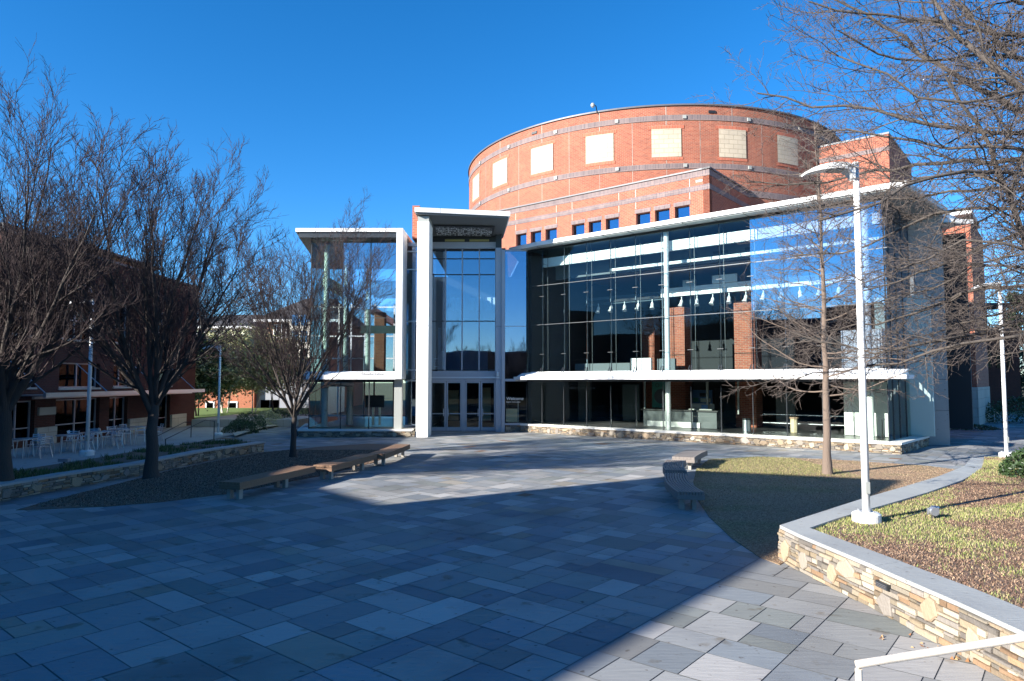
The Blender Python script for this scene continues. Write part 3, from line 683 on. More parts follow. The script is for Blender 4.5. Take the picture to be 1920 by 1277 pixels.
# --- interior of lobby
def ib(name, m, s0, s1, d0, d1, z0, z1, parent=None):
    mb = MB(); mb.obox(lc(s0, d0), FD, s1 - s0, d1 - d0, z0, z1); return part(mb, name, m, parent)
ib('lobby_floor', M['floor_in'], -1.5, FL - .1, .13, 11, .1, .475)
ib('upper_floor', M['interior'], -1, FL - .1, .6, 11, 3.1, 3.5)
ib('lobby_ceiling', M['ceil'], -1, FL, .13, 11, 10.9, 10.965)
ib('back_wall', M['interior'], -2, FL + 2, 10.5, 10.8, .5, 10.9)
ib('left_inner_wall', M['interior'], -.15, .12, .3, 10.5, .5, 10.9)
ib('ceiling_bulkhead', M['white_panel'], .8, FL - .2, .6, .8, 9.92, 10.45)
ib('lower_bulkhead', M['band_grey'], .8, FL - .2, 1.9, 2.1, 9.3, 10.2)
for k in range(4):
    for q in (0, .42): ib('air_grille', M['black'], 11.0 + k * 1.7 + q, 11.0 + k * 1.7 + .38 + q, 1.87, 1.898, 9.68, 9.84)
ib('cornice_strip', M['white_panel'], 5.0, FL - .2, 1.6, 2.2, 9.38, 9.54)
ib('wood_ceiling', M['wood_ceiling'], 2, FL - .2, 2.3, 10.4, 9.25, 9.35)
ib('balcony_front', M['white_panel'], 6.6, FL - .2, 4.5, 4.75, 8.27, 8.5)
ib('balcony_front', M['white_panel'], 6.6, FL - .2, 4.56, 4.75, 8.0, 8.25)
ib('balcony_front', M['ceil'], 1.0, 6.5, 4.9, 5.1, 7.9, 8.4)
ib('balcony_slab', M['interior'], 1.0, FL - .2, 4.8, 10.4, 8.0, 8.2)
ib('stub_wall', M['white_panel'], 9.9, 11.3, 4.3, 4.45, 8.52, 8.95)
ib('stub_wall', M['white_panel'], 7.7, 8.5, 5.2, 5.35, 8.52, 9.0)
ib('parapet_panel', M['white_panel'], 5.3, 6.6, 3.2, 3.4, 3.52, 4.35); ib('parapet_panel', M['band_grey'], 1.2, 5.1, 3.4, 3.6, 3.52, 4.1)
ib('parapet_panel', M['band_grey'], 6.9, 8.0, 3.4, 3.6, 3.52, 4.3)
for s0, d0, zt in ((6.9, 4.6, 7.35), (11.0, 4.6, 7.35)):
    ib('brick_pier', M['brick'], s0, s0 + 1.15, d0, d0 + 1.0, .5, zt)
ib('brick_pier', M['brick'], 3.2, 4.1, 8.5, 9.3, .5, 7.3)
# big white wall by the right end
ib('white_inner_wall', M['white_panel'], 17.1, 19.0, 2.2, 2.5, .5, 3.05)
ib('white_inner_wall', M['white_panel'], 17.2, 19.2, 1.6, 1.85, 3.52, 5.35)
ib('white_inner_wall', M['pale_blue'], 18.2, 20.5, 3.8, 4.0, .5, 7.0)
for s in (8.95 + .12, 18.6):
    mb = MB(); q = fp(s, .32); mb.tube([(*q, .45), (*q, 10.9)], .14, 16); part(mb, 'steel_column', M['white'], smooth=False)
mb = MB(); q = fp(18.35, .3); q = fp(18.2, 1.0); mb.tube([(*q, .46), (*q, 2.3)], .17, 16); part(mb, 'round_bollard_column', M['soffit'])
for k in range(4): ib('inner_post', M['soffit'], (6.55, 7.9, 10.25, 11.95)[k], (6.62, 8.0, 10.36, 12.02)[k], 2.4, 2.5, 1.3, 3.1)
ib('guard_rail', M['alu'], 12.9, 17.0, 3.4, 3.44, 1.28, 1.32); ib('guard_rail', M['alu'], 12.9, 17.0, 3.4, 3.44, .85, .88)
ib('pale_wall_panel', M['band_grey'], 8.9, 11.6, 6.8, 7.0, .5, 2.6); ib('pale_wall_panel', M['band_grey'], 12.8, 13.8, 5.8, 6.0, .5, 2.4)
ib('pale_wall_panel', M['band_grey'], .5, 1.4, 4.8, 5.0, .5, 3.0); ib('pale_wall_panel', M['ceil'], 3.2, 4.4, 5.8, 6.0, .5, 2.8)
# things inside
cn = thing('reception_counter', 'long grey reception counter with dark top behind the lobby glass', 'counter', (*fp(8.5, 2.6), .48))
ib('counter_front', M['band_grey'], 6.6, 10.9, 2.2, 2.9, .5, 1.38, cn); ib('counter_top', M['black'], 6.5, 11.0, 2.1, 3.0, 1.385, 1.45, cn)
ib('counter_plinth', M['white_panel'], 6.9, 10.0, 2.12, 2.198, .5, .8, cn)
for lab, s0, mm in (('small pale paper cup standing on the dark counter top', 8.15, M['ply']),):
    mb = MB(); q = fp(s0, 2.4); mb.tube([(*q, 1.455), (*q, 1.75)], [.07, .09], 10); tag(mb.build('cup', mm), lab, 'cup')
nb = thing('snack_tray', 'long pale slatted tray rack on the counter beside the white column', 'rack', (*fp(9.8, 2.5), 1.45))
ib('tray', M['soffit'], 9.3, 10.6, 2.3, 2.7, 1.46, 1.52, nb)
ib('rack_back', M['soffit'], 9.3, 10.6, 2.62, 2.68, 1.52, 1.8, nb); ib('box', M['screen'], 10.0, 10.35, 2.35, 2.55, 1.53, 1.75, nb)
bn = thing('hanging_banner', 'dark green banner with a round emblem hanging above the reception counter', 'banner', (*fp(7.2, 3.2), 3))
ib('cloth', M['green_board'], 6.75, 7.85, 3.0, 3.03, 1.5, 3.08, bn)
mb = MB(); c = lc(7.32, 2.98); 
mb.poly([(c.x + FD.x * .42 * math.cos(t), c.y + FD.y * .42 * math.cos(t), 2.15 + .42 * math.sin(t)) for t in [2 * math.pi * k / 24 for k in range(24)]]); mb.build('emblem', M['dark_frame'], bn)
mb = MB(); c = lc(7.1, 2.975)
for k in range(24):
    t0 = 2 * math.pi * k / 24; t1 = 2 * math.pi * (k + 1) / 24; p_ = lambda r, t: (c.x + FD.x * r * math.cos(t), c.y + FD.y * r * math.cos(t), 2.78 + r * math.sin(t))
    mb.quad(p_(.09, t0), p_(.09, t1), p_(.12, t1), p_(.12, t0))
mb.build('ring_mark', M['dark_frame'], bn)
ms = thing('menu_screen', 'blue wall menu screen with small picture tiles behind the counter', 'screen', (*fp(8.3, 5), 1.6))
ib('panel', M['screen'], 8.3, 9.5, 5.0, 5.05, 1.7, 2.5, ms); ib('tile', M['black'], 8.75, 9.15, 4.98, 4.998, 2.1, 2.32, ms)
ib('tile', M['green_board'], 8.35, 8.68, 4.98, 4.998, 1.8, 2.05, ms); ib('tile', M['pale_blue'], 8.8, 9.4, 4.98, 4.998, 1.8, 2.02, ms)
tcn = thing('trash_can', 'round steel trash can with open top behind the lobby glass', 'trash can', (*fp(12.6, 1.9), .48))
mb = MB(); q = fp(12.6, 1.9); mb.tube([(*q, .48), (*q, 1.05)], .2, 18); mb.build('body', M['alu'], tcn)
mb = MB(); mb.tube([(*q, 1.055), (*q, 1.13)], .21, 18); mb.build('lid', M['dark_frame'], tcn)
ped = thing('lectern_stand', 'small dark sloped reading stand inside the right corner glass', 'stand', (*fp(18.9, .8), .48))
mb = MB(); q = lc(18.95, .8); mb.tube([(q.x, q.y, .48), (q.x, q.y, 1.35)], .03, 6); mb.build('post', M['black'], ped)
mb = MB(); mb.quad((q.x - .3, q.y - .1, 1.5), (q.x + .15, q.y - .25, 1.3), (q.x + .25, q.y + .1, 1.3), (q.x - .2, q.y + .2, 1.5)); mb.build('sloped_top', M['black'], ped)
stn = thing('round_stand', 'short pale octagonal stand in the middle of the lobby floor', 'stand', (*fp(14.7, 3), .48))
mb = MB(); q = fp(14.7, 2.6); mb.tube([(*q, .48), (*q, 1.15)], .17, 8); mb.build('body', M['ply'], stn); mb = MB(); mb.tube([(*q, 1.155), (*q, 1.23)], .22, 8); mb.build('top', M['rust'], stn)
# pendant spot lights under the balcony
proto = None
for k in range(17):
    s = 2.2 + k * .95
    q = fp(s, 4.62)
    if proto is None:
        proto = thing('spot_light', '', 'spot light', (*q, 7.95), 'white spot lights hung in a row under the lobby balcony')
        mb = MB(); mb.tube([(*q, 7.95), (*q, 7.77)], .03, 6); mb.build('stem', M['white'], proto)
        mb = MB(); mb.tube([(*q, 7.77), (*q, 7.65), (q[0] - .02, q[1] - .04, 7.52), (q[0] - .05, q[1] - .1, 7.37)], [.05, .1, .09, .15], 10); mb.build('shade', M['white_panel'], proto); o = proto
    else:
        o = copy_tree(proto); o.location = (*q, 7.95)
    o.rotation_euler[2] = random.uniform(-.8, .8)
    o['label'] = '%s white spot light from the left in the row under the lobby balcony' % ('first second third fourth fifth sixth seventh eighth ninth tenth eleventh twelfth thirteenth fourteenth fifteenth sixteenth last'.split()[k])

# --- blue side panel between tower and facade
mb = MB(); mb.box(-.42, 41.15, 3.15, .86, 41.17, 10.9); part(mb, 'side_blue_glass', M['glass_deep'])
mb = MB(); mb.box(-.42, 41.16, .5, .86, 41.18, 3.0); part(mb, 'lower_glass', M['glass_low'])
mb = MB(); mb.box(-.62, 40.9, 0, -.43, 41.6, 10.95); mb.box(-.43, 41.05, 3.0, .9, 41.3, 3.15); mb.box(-.43, 41.1, .38, .9, 41.35, .5); mb.box(-.43, 41.1, 10.9, .95, 41.3, 11.0); mb.box(-.43, 41.13, 6.3, .86, 41.149, 6.34); part(mb, 'fin_frame', M['grey_metal'])
mb = MB(); bk = MB(); ledge_wall(mb, bk, [(-.4, 41.1), (.95, 41.1)], 0, .37, side=-1, thick=.2, seed=31); b_ = part(bk, 'base_wall', M['mortar']); mb.build('fieldstone_face', M['stone'], b_)
wl = thing('welcome_sign', 'welcome lettering above a pale tan board in the window beside the doors', 'sign', (0, 41, .5))
mb = MB(); mb.box(-.36, 41.35, .55, .32, 41.4, 1.35); mb.build('board', M['ply'], wl)
put_text('lettering', 'Welcome', .26, (-.34, 41.14, 1.88), (math.pi / 2, 0, 0), M['white_letter'], wl, .004, 'LEFT')
put_text('lettering', 'ENJOY THE SHOW', .1, (-.34, 41.14, 1.72), (math.pi / 2, 0, 0), M['white_letter'], wl, .004, 'LEFT')
mb = MB(); mb.box(.34, 41.35, .5, .40, 41.42, 1.8); mb.build('post', M['soffit'], wl)

# --- entrance tower
TY = 41.5
mb = MB()
for z0, z1 in ((0, 2.95), (2.965, 6.0), (6.015, 9.0), (9.015, 11.75)): mb.box(-5.18, 36.95, z0, -4.54, 38.6, z1)
mb.box(-5.17, 38.6, 0, -4.95, 42.5, 11.75); part(mb, 'white_pylon', M['white_panel'])
mb = MB(); mb.box(-5.62, 38.0, 11.01, -5.21, 44, 12.9); part(mb, 'brick_wall_edge', M['brick'])
# tower roof: wedge canopy
rf = [(-5.3, 36.6), (-.1, 37.6), (-.55, 42.2), (-5.3, 42.2)]
mb = MB(); mb.prism(rf, [12.2, 12.2, 11.95, 11.95], [12.45, 12.45, 12.45, 12.45]); part(mb, 'tower_roof', M['white_clad'])
mb = MB(); mb.prism([(-5.24, 36.7), (-.2, 37.68), (-.6, 42.1), (-5.24, 42.1)], [12.1, 12.1, 11.86, 11.86], [12.195, 12.195, 11.945, 11.945]); part(mb, 'tower_soffit', M['soffit_dark'])
mb = MB(); mb.box(-5.17, 37.0, 11.76, -4.56, 38.5, 12.05); part(mb, 'pylon_head', M['soffit'])
# perforated panel
mb = MB(); rnd = random.Random(3)
mb.prism([(-4.5, 38.8), (-1.0, 39.1), (-1.2, 41.2), (-4.6, 41.0)], [11.94, 11.94, 11.84, 11.84], [11.96, 11.96, 11.86, 11.86]); part(mb, 'perforated_panel', M['black'])
mb = MB()
for i in range(34):
    for j in range(14):
        if rnd.random() < .42: continue
        u_ = i / 34; v_ = j / 14; x = -4.42 + 3.3 * u_ + (-.13) * v_; y = 38.95 + .3 * u_ + 2.0 * v_; z = 11.935 - .1 * v_
        mb.poly([(x, y, z), (x + .065, y + .005, z), (x + .063, y + .105, z - .007), (x - .002, y + .1, z - .007)])
part(mb, 'perforation_tiles', M['white'])
mb = MB(); mb.box(-4.95, 41.3, 11.1, -.65, 41.6, 11.5); part(mb, 'tower_header', M['grey_metal'])
M['lamp_glow'] = mat('dim recessed cove', (.3, .28, .1), .6)
mb = MB(); mb.box(-4.1, 41.28, 11.53, -2.9, 41.295, 11.66); mb.box(-2.6, 41.28, 11.53, -1.4, 41.295, 11.66); part(mb, 'cove_strip', M['lamp_glow'])
# tower curtain wall
tx = [-4.97, -4.06, -3.04, -2.0, -1.0]; tz = [3.68, 6.66, 9.52, 10.5, 11.0]
for i in range(4):
    mb = MB()
    for j in range(4): mb.box(tx[i] + .03, TY, tz[j] + .02, tx[i + 1] - .03, TY + .02, tz[j + 1] - .02)
    part(mb, 'tower_glass', M['glass_tower'])
for x in tx: mb = MB(); mb.box(x - .035, TY - .06, 3.1, x + .035, TY - .002, 11.1); part(mb, 'tower_mullion', M['grey_metal'])
mb = MB()
for z in tz: mb.box(-4.96, TY - .045, z - .03, -1.0, TY - .003, z + .03)
part(mb, 'tower_transom', M['dark_frame'])
mb = MB(); mb.box(-4.97, TY - .08, 3.12, -1.0, TY + .1, 3.62); part(mb, 'spandrel', M['grey_metal'])
mb = MB(); mb.box(-5.0, TY - .55, 3.2, -.75, TY - .5, 3.26); mb.tube([(-.85, TY - .5, 3.3), (-.85, TY - .5, 3.55)], .09, 8); part(mb, 'light_rail', M['alu'])
mb = MB(); mb.box(-.98, TY - .5, 0, -.63, TY + .3, 3.08); mb.box(-.98, TY - .5, 3.095, -.63, TY + .3, 6.3); mb.box(-.98, TY - .5, 6.315, -.63, TY + .3, 11.09); part(mb, 'grey_pier', M['grey_metal'])
mb = MB(); mb.box(-.98, TY - .45, 11.1, -.63, TY + .3, 11.9); mb.box(-4.95, TY - .0, 11.5, -.98, TY + .2, 11.9); part(mb, 'tower_header', M['dark_frame'])
# doors
for k, (x0, x1) in enumerate(((-4.93, -4.0), (-3.97, -3.05), (-2.83, -1.92), (-1.89, -1.0))):
    mb = MB(); y0 = TY - .02; y1 = TY + .04; h = 3.0
    mb.box(x0, y0, .02, x0 + .09, y1, h); mb.box(x1 - .09, y0, .02, x1, y1, h); mb.box(x0 + .09, y0, .02, x1 - .09, y1, .24); mb.box(x0 + .09, y0, h - .1, x1 - .09, y1, h); mb.box(x0 + .09, y0, 1.02, x1 - .09, y1, 1.07)
    d = part(mb, 'entrance_door', M['grey_metal'])
    mb = MB(); mb.box(x0 + .09, TY, .24, x1 - .09, TY + .02, h - .1); mb.build('pane', M['glass_low'], d)
    hx = x1 - .13 if k % 2 == 0 else x0 + .13
    mb = MB(); mb.tube([(hx, TY - .09, .9), (hx, TY - .09, 1.35)], .02, 6); mb.build('handle', M['alu'], d)
mb = MB(); mb.box(-3.04, TY - .1, 0, -2.84, TY + .05, 3.1); mb.box(-4.97, TY - .03, 3.005, -1.0, TY + .06, 3.115); part(mb, 'door_frame', M['grey_metal'])
# tower interior
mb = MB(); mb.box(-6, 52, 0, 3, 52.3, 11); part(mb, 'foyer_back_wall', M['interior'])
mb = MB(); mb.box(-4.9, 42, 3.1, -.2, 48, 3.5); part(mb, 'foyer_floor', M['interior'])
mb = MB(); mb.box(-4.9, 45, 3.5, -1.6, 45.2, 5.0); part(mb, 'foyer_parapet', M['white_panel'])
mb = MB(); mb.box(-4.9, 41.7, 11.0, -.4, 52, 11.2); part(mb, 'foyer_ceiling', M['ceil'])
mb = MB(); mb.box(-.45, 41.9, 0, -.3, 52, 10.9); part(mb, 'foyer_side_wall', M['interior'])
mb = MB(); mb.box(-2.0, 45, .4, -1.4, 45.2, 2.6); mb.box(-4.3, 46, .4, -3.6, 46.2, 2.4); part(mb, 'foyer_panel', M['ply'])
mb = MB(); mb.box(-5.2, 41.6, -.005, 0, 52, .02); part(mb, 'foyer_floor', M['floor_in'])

for k, x in enumerate((-4.75, -4.3, -3.2, -2.7, -1.9, -1.45)):
    mb = MB(); mb.box(x, 51.9, 8.4, x + .3, 51.98, 9.4); part(mb, 'clerestory_window', M['white_panel'])
for x in (-4.7, -4.35, -3.95): mb = MB(); mb.box(x, 43.4, 3.5, x + .16, 43.5, 6.4); part(mb, 'white_post', M['white'])
mb = MB(); mb.box(-4.9, 43.2, 3.9, -3.4, 43.24, 3.95); mb.box(-4.9, 43.2, 4.4, -3.4, 43.24, 4.45); part(mb, 'guard_rail', M['white'])
# --- narrow bay between left wing and pylon
mb = MB(); mb.box(-6.095, 39.100, 0.418, -5.423, 39.120, 10.851); part(mb, 'bay_glass', M['glass_deep'])
mb = MB()
for z in (.45, 3.0, 3.6, 6.4, 9.4, 10.45): mb.box(-6.146, 39.020, z, -5.392, 39.090, z + .07)
mb.box(-6.177, 39.000, 10.799, -5.372, 39.800, 11.006); part(mb, 'bay_frame', M['alu'])

# --- left glass wing
LX0, LX1, LY = -11.07, -6.25, 37.4
mb = MB(); mb.prism([(-11.725, 36.550), (-5.909, 36.550), (-5.909, 47.200), (-13.532, 47.200)], 11.088, 11.285); part(mb, 'wing_roof', M['white_clad'])
mb = MB(); mb.prism([(-11.570, 36.650), (-6.198, 36.650), (-6.198, 47.200), (-13.326, 47.200)], 10.799, 11.086); part(mb, 'wing_soffit', M['dark_frame'])
mb = MB(); mb.box(-6.250, 36.550, 3.124, -5.909, 38.100, 11.084); part(mb, 'white_fin', M['white'])
mb = MB(); mb.prism([(-11.260, 36.750), (-6.255, 36.750), (-6.255, 37.350), (-11.260, 37.350)], 3.124, [3.413, 3.413, 3.537, 3.537]); mb.box(-11.260, 36.600, 3.103, -5.909, 36.740, 3.351); part(mb, 'white_band', M['white_clad'])
mb = MB(); mb.box(-6.405, 37.200, 0.418, -5.991, 37.600, 3.103); part(mb, 'corner_post', M['soffit'])
for i, (x0, x1) in enumerate(((LX0, -9.35), (-9.35, -7.8), (-7.8, LX1))):
    mb = MB(); 
    for z0, z1 in ((3.5, 6.46), (6.5, 10.78)): mb.box(x0 + .02, LY, z0, x1 - .02, LY + .02, z1)
    part(mb, 'upper_glass', M['glass_blue'] if i else M['glass'])
    mb = MB(); mb.box(x0 + .02, LY, 0.418, x1 - .02, LY + .02, 3.083); part(mb, 'lower_glass', M['glass_low'])
for x in (LX0, -9.35, -7.8): mb = MB(); mb.box(x - .025, LY - .04, 0.366, x + .025, LY - .003, 3.093); mb.box(x - .025, LY - .04, 3.516, x + .025, LY - .003, 10.789); part(mb, 'mullion', M['dark_frame'])
mb = MB(); mb.box(LX0, LY - .02, 6.466, LX1, LY - .004, 6.497); mb.box(LX0, LY - .03, 2.948, LX1, LY + .2, 3.093); part(mb, 'transom', M['dark_frame'])
mb = MB(); mb.prism([(LX0, LY), (-12.603, 46.200), (-12.582, 46.220), (LX0 + .02, LY + .02)], 0.418, 10.747); part(mb, 'side_glass', M['glass_green'])
for t in (.33, .66, 1): x = LX0 + (-12.6 - LX0) * t; y = LY + (46.2 - LY) * t; mb = MB(); mb.box(x - .03, y - .03, 0.418, x + .03, y + .03, 10.747); part(mb, 'mullion', M['dark_frame'])
part(MB().prism([(-11.518, 36.850), (-5.372, 36.850), (-5.372, 39.000), (-6.095, 39.000), (-11.879, 39.000), (-12.241, 42.200), (-12.706, 42.200)], 0.325, 0.418), 'stone_cap', M['cap'])
mb = MB(); bk = MB(); ledge_wall(mb, bk, [(-12.6, 42.2), (-11.45, 36.92), (-5.22, 36.92)], 0, .32, side=-1, thick=.3, seed=41)
b_ = part(bk, 'base_wall', M['mortar']); mb.build('fieldstone_face', M['stone'], b_)
mb = MB(); mb.box(-11.879, 37.700, 0, -5.372, 51.200, 0.376); part(mb, 'wing_floor', M['floor_in'])
mb = MB(); mb.box(-11.983, 38.400, 3.103, -6.198, 51.200, 3.465); part(mb, 'wing_upper_floor', M['interior'])
for (x, y, z0, z1, r) in ((-10.1, 37.0, .46, 2.62, .17), (-10.15, 37.2, 3.45, 10.5, .16), (-9.6, 39.5, 3.45, 10.5, .16), (-9.15, 43.5, 3.45, 10.5, .16), (-9.3, 39.4, .46, 3.1, .2)):
    mb = MB(); mb.tube([(x * 1.033, y + 1.2, z0), (x * 1.033, y + 1.2, z1 + (.25 if z1 > 9 else 0))], r, 16); part(mb, 'round_column', M['white'])
mb = MB()
for q in range(2): mb.tube([(-10.43, 38.05 + q * .3, 2.68), (-10.43, 38.2 + q * .3, 2.9)], .16, 10)
part(mb, 'column_head', M['alu'])
mb = MB(); mb.tube([(-10.3, 38.4, 2.86), (-9.0, 38.8, 2.86)], .16, 12); part(mb, 'duct', M['alu'])
mb = MB(); mb.prism([(-10.743, 38.500), (-10.433, 38.500), (-9.917, 59.200), (-10.227, 59.200)], [8.372, 8.372, 7.648, 7.648], [8.940, 8.940, 8.165, 8.165]); part(mb, 'balcony_front', M['white_panel'])
mb = MB(); mb.box(-9.245, 45.700, 3.465, -8.574, 46.400, 7.648); part(mb, 'brick_pier', M['brick'])
mb = MB()
for x in (-13.4, -12.5, -11.6, -10.6, -9.9, -8.5, -7.9, -7.2, -6.6): mb.box(x - .05, 49.100, 0.418, x + .05, 49.200, 8.578)
for z in (.5, 3.2, 4.6, 6.2, 8.3): mb.box(-13.429, 49.060, z, -6.198, 49.100, z + .09)
part(mb, 'rear_glazing_frame', M['white'])
mb = MB(); mb.box(-13.429, 49.250, 0.418, -6.198, 49.270, 8.578); part(mb, 'rear_glass', M['glass'])
mb = MB(); mb.box(-8.264, 49.400, 8.578, -5.681, 49.600, 10.851); mb.box(-6.095, 40.000, 0.418, -5.888, 53.200, 10.851); part(mb, 'wing_inner_wall', M['interior'])
mb = MB(); mb.box(-9.710, 43.200, 8.991, -6.198, 49.200, 9.405); mb.box(-9.813, 44.200, 6.099, -6.198, 44.300, 6.615); part(mb, 'wing_ceiling_drop', M['ceil'])
tv = thing('display_board', 'dark display board on two pale legs behind the left lobby glass', 'board', (-7.8, 39.5, .5))
mb = MB(); mb.box(-8.45, 39.4, 1.5, -7.35, 39.46, 2.2); mb.build('panel', M['dark_frame'], tv)
for x in (-8.0, -7.62): mb = MB(); mb.box(x - .06, 39.47, .47, x + .06, 39.55, 1.6); mb.build('leg', M['pale_blue'], tv)
put_text('lettering', 'CONCERT HALL', .2, (-7.6, 36.57, 3.36), (math.pi / 2, 0, 0), M['letter'], hall, .015)

# ============================================================ LEFT BRICK BUILDING (in shade)
LBX = -22.0
lb = thing('brick_cafe_building', 'dark red brick building in shade on the left behind the cafe tables', 'building', (-24, 33, 0))
def py_(px): return -LBX * F / (960 - px)
ys0, ys1 = 29.2, 47.5
def zk(z): return z if z < .5 else 3 + (z - 3) * 1.1
def hy(p0, p1, z0, z1): return (ys1 - py_(p1), ys1 - py_(p0), zk(z0), zk(z1))
wl_up = [(18, 56, 4.9, 6.7), (114, 174, 4.9, 7.2), (213, 240, 4.95, 7.0), (295, 320, 5.0, 7.0)]
wl_mid = [(30, 68, 2.75, 3.85), (112, 188, 2.7, 3.85), (214, 246, 2.72, 3.85), (299, 322, 2.75, 3.7)]
wl_low = [(12, 69, .3, 2.2), (108, 190, .3, 2.2), (208, 242, .3, 2.2), (287, 321, .02, 2.25)]
wins = [hy(*w) for w in wl_up + wl_mid + wl_low]
mb = MB(); wall(mb, (LBX, ys1), (0, -1), ys1 - ys0, 0, 9.5, .5, wins, outer_n=-1)
mb.box(LBX - 5.5, ys0, 0, LBX - .5, ys0 + .4, 9.5); mb.box(LBX - 5.5, ys1 - .4, 0, LBX - .5, ys1, 9.5)
mb.box(LBX - 5.5, ys0 + .4, 8.5, LBX - .51, ys1 - .4, 8.7)
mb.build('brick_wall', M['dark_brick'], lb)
mb = MB(); mb.box(LBX - .55, ys0 - .1, 9.505, LBX + .06, 34.0, 9.85); mb.box(LBX - .55, 34.0, 9.505, LBX + .08, ys1 + .1, 9.62); mb.build('parapet_coping', M['coping'], lb)
mb = MB(); mb.box(LBX - 5, 37, 8.71, LBX - 2.5, 46, 10.6); mb.build('roof_block', M['tint_reflect'], lb)
mb = MB(); mb.prism([(LBX - 5.3, 36.5), (LBX - 2, 36.5), (LBX - 2, 46.5), (LBX - 5.3, 46.5)], 10.62, 10.75); mb.build('roof_block_cap', M['coping'], lb)
for g_, (grp, nm) in enumerate(((wl_up, 'upper_window'), (wl_mid, 'window'), (wl_low, 'shopfront'))):
    for (p0, p1, z0, z1) in grp:
        y1 = py_(p1); y0 = py_(p0); f = .07; z0 = zk(z0); z1 = zk(z1)
        mb = MB(); x0, x1 = LBX - .32, LBX - .2
        mb.box(x0, y0, z0, x1, y0 + f, z1); mb.box(x0, y1 - f, z0, x1, y1, z1); mb.box(x0, y0 + f, z0, x1, y1 - f, z0 + f); mb.box(x0, y0 + f, z1 - f, x1, y1 - f, z1)
        n = 2 if y1 - y0 > 1.6 else 1
        for k in range(1, n + 1 if n > 1 else 1): yy = y0 + (y1 - y0) * k / (n + 0 if n > 1 else 1); mb.box(x0, yy - .04, z0 + f, x1, yy + .04, z1 - f) if k < n else None
        if g_ == 0 or g_ == 2: zz = z0 + (z1 - z0) * (.38 if g_ == 0 else .3); mb.box(x0, y0 + f, zz, x1, y1 - f, zz + .05)
        w = mb.build(nm, M['grey_metal'], lb)
        mb = MB(); mb.box(LBX - .28, y0 + f, z0 + f, LBX - .26, y1 - f, z1 - f); mb.build('pane', M['glass_win'], w)
        if g_ < 2: mb = MB(); mb.box(LBX - .2, y0 - .05, z0 - .09, LBX + .07, y1 + .05, z0 - .001); mb.build('sill', M['limestone'], w)
mb = MB()
for y in (31.0, 32.9):
    pass
yc0, yc1 = py_(114), py_(174)
pts = [(LBX + .02, yc0 + (yc1 - yc0) * t, 7.62 + .45 * math.sin(math.pi * t)) for t in [k / 12 for k in range(13)]]
for k in range(12): a, b = pts[k], pts[k + 1]; mb.quad((LBX + .02, a[1], 7.62), (LBX + .02, b[1], 7.62), b, a)
mb.build('arched_head', M['grey_metal'], lb)
for (p0, p1) in ((70, 107), (243, 286), (322, 349)):
    mb = MB(); mb.box(LBX + .001, py_(p0), 0, LBX + .14, py_(p1), .85); mb.build('stone_pier_base', M['limestone'], lb)
mb = MB(); mb.box(LBX + .001, py_(74), 1.42, LBX + .1, py_(105), 1.78); mb.build('stone_block', M['limestone'], lb)
can = [(py_(12), py_(334))]
mb = MB(); mb.box(LBX + .05, py_(12), 2.36, LBX + 1.7, py_(334), 2.36 + .04); mb.box(LBX + 1.7, py_(12) - .05, 2.3, LBX + 1.82, py_(334), 2.5); mb.box(LBX + 1.0, py_(20), 2.22, LBX + 1.12, py_(330), 2.33); mb.build('entrance_canopy', M['alu'], lb)
for px in (16, 141, 250, 318):
    y = py_(px); mb = MB(); mb.tube([(LBX + .05, y, 3.9), (LBX + 1.65, y, 2.5)], .025, 6); mb.build('canopy_rod', M['alu'], lb)
mb = MB(); mb.box(LBX - 5.4, ys0 + .5, 0, LBX - 4, ys1 - .5, 8.4); mb.build('inner_core', M['interior'], lb)
mb = MB(); mb.box(LBX - 3.9, ys0 + .5, 4.1, LBX - .51, ys1 - .5, 4.6); mb.box(LBX - 3.9, ys0 + .5, 2.3, LBX - .51, ys1 - .5, 2.6); mb.build('inner_floor', M['interior'], lb)

# building that throws the big shadow, outside the frame on the left
H2 = 10.0; SH = 1 / math.tan(R(SUN_EL)); off = SD * (SH * H2)
T = [(11.9, 20.9), (6.7, 22.9), (4.6, 20.2), (-1.0, 14.4), (-6.5, 20.9)]
Fp = [(x - off.x, y - off.y) for x, y in T] + [(-40, 12), (-52, -18)]
e = Vector((11.9 - 1.4, 20.9 - 8.1)).normalized(); q = Vector(Fp[0]) - e * 34; Fp.append((q.x, q.y))
ob = thing('brick_office_block', 'tall plain brick block standing left of the plaza', 'building', (-30, -5, 0))
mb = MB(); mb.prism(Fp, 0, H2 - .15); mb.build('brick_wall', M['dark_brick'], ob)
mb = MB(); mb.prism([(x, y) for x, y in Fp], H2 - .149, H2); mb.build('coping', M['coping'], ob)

ann = thing('added_shade_block', 'unseen low brick block added to shade the left mulch bed and wing base', 'building', (-28, 18, 0))  # out of view; added and sized to shade the left beds
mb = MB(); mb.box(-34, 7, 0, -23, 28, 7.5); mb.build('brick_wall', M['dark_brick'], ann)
mb = MB(); mb.box(-34.1, 6.9, 7.501, -22.9, 28.1, 7.65); mb.build('coping', M['coping'], ann)

bh = thing('brick_hall', 'long low brick hall far behind the viewer', 'building', (5, -50, 0))
mb = MB(); mb.box(-30, -60, 0, 45, -48, 8.5); mb.build('brick_wall', M['dark_brick'], bh)
mb = MB(); mb.box(-30.3, -60.3, 8.501, 45.3, -47.7, 8.8); mb.build('coping', M['coping'], bh)
for k in range(14): mb = MB(); mb.box(-27 + k * 5, -47.99, 1.2, -24.5 + k * 5, -47.9, 3.6); mb.build('window', M['glass_win'], bh)

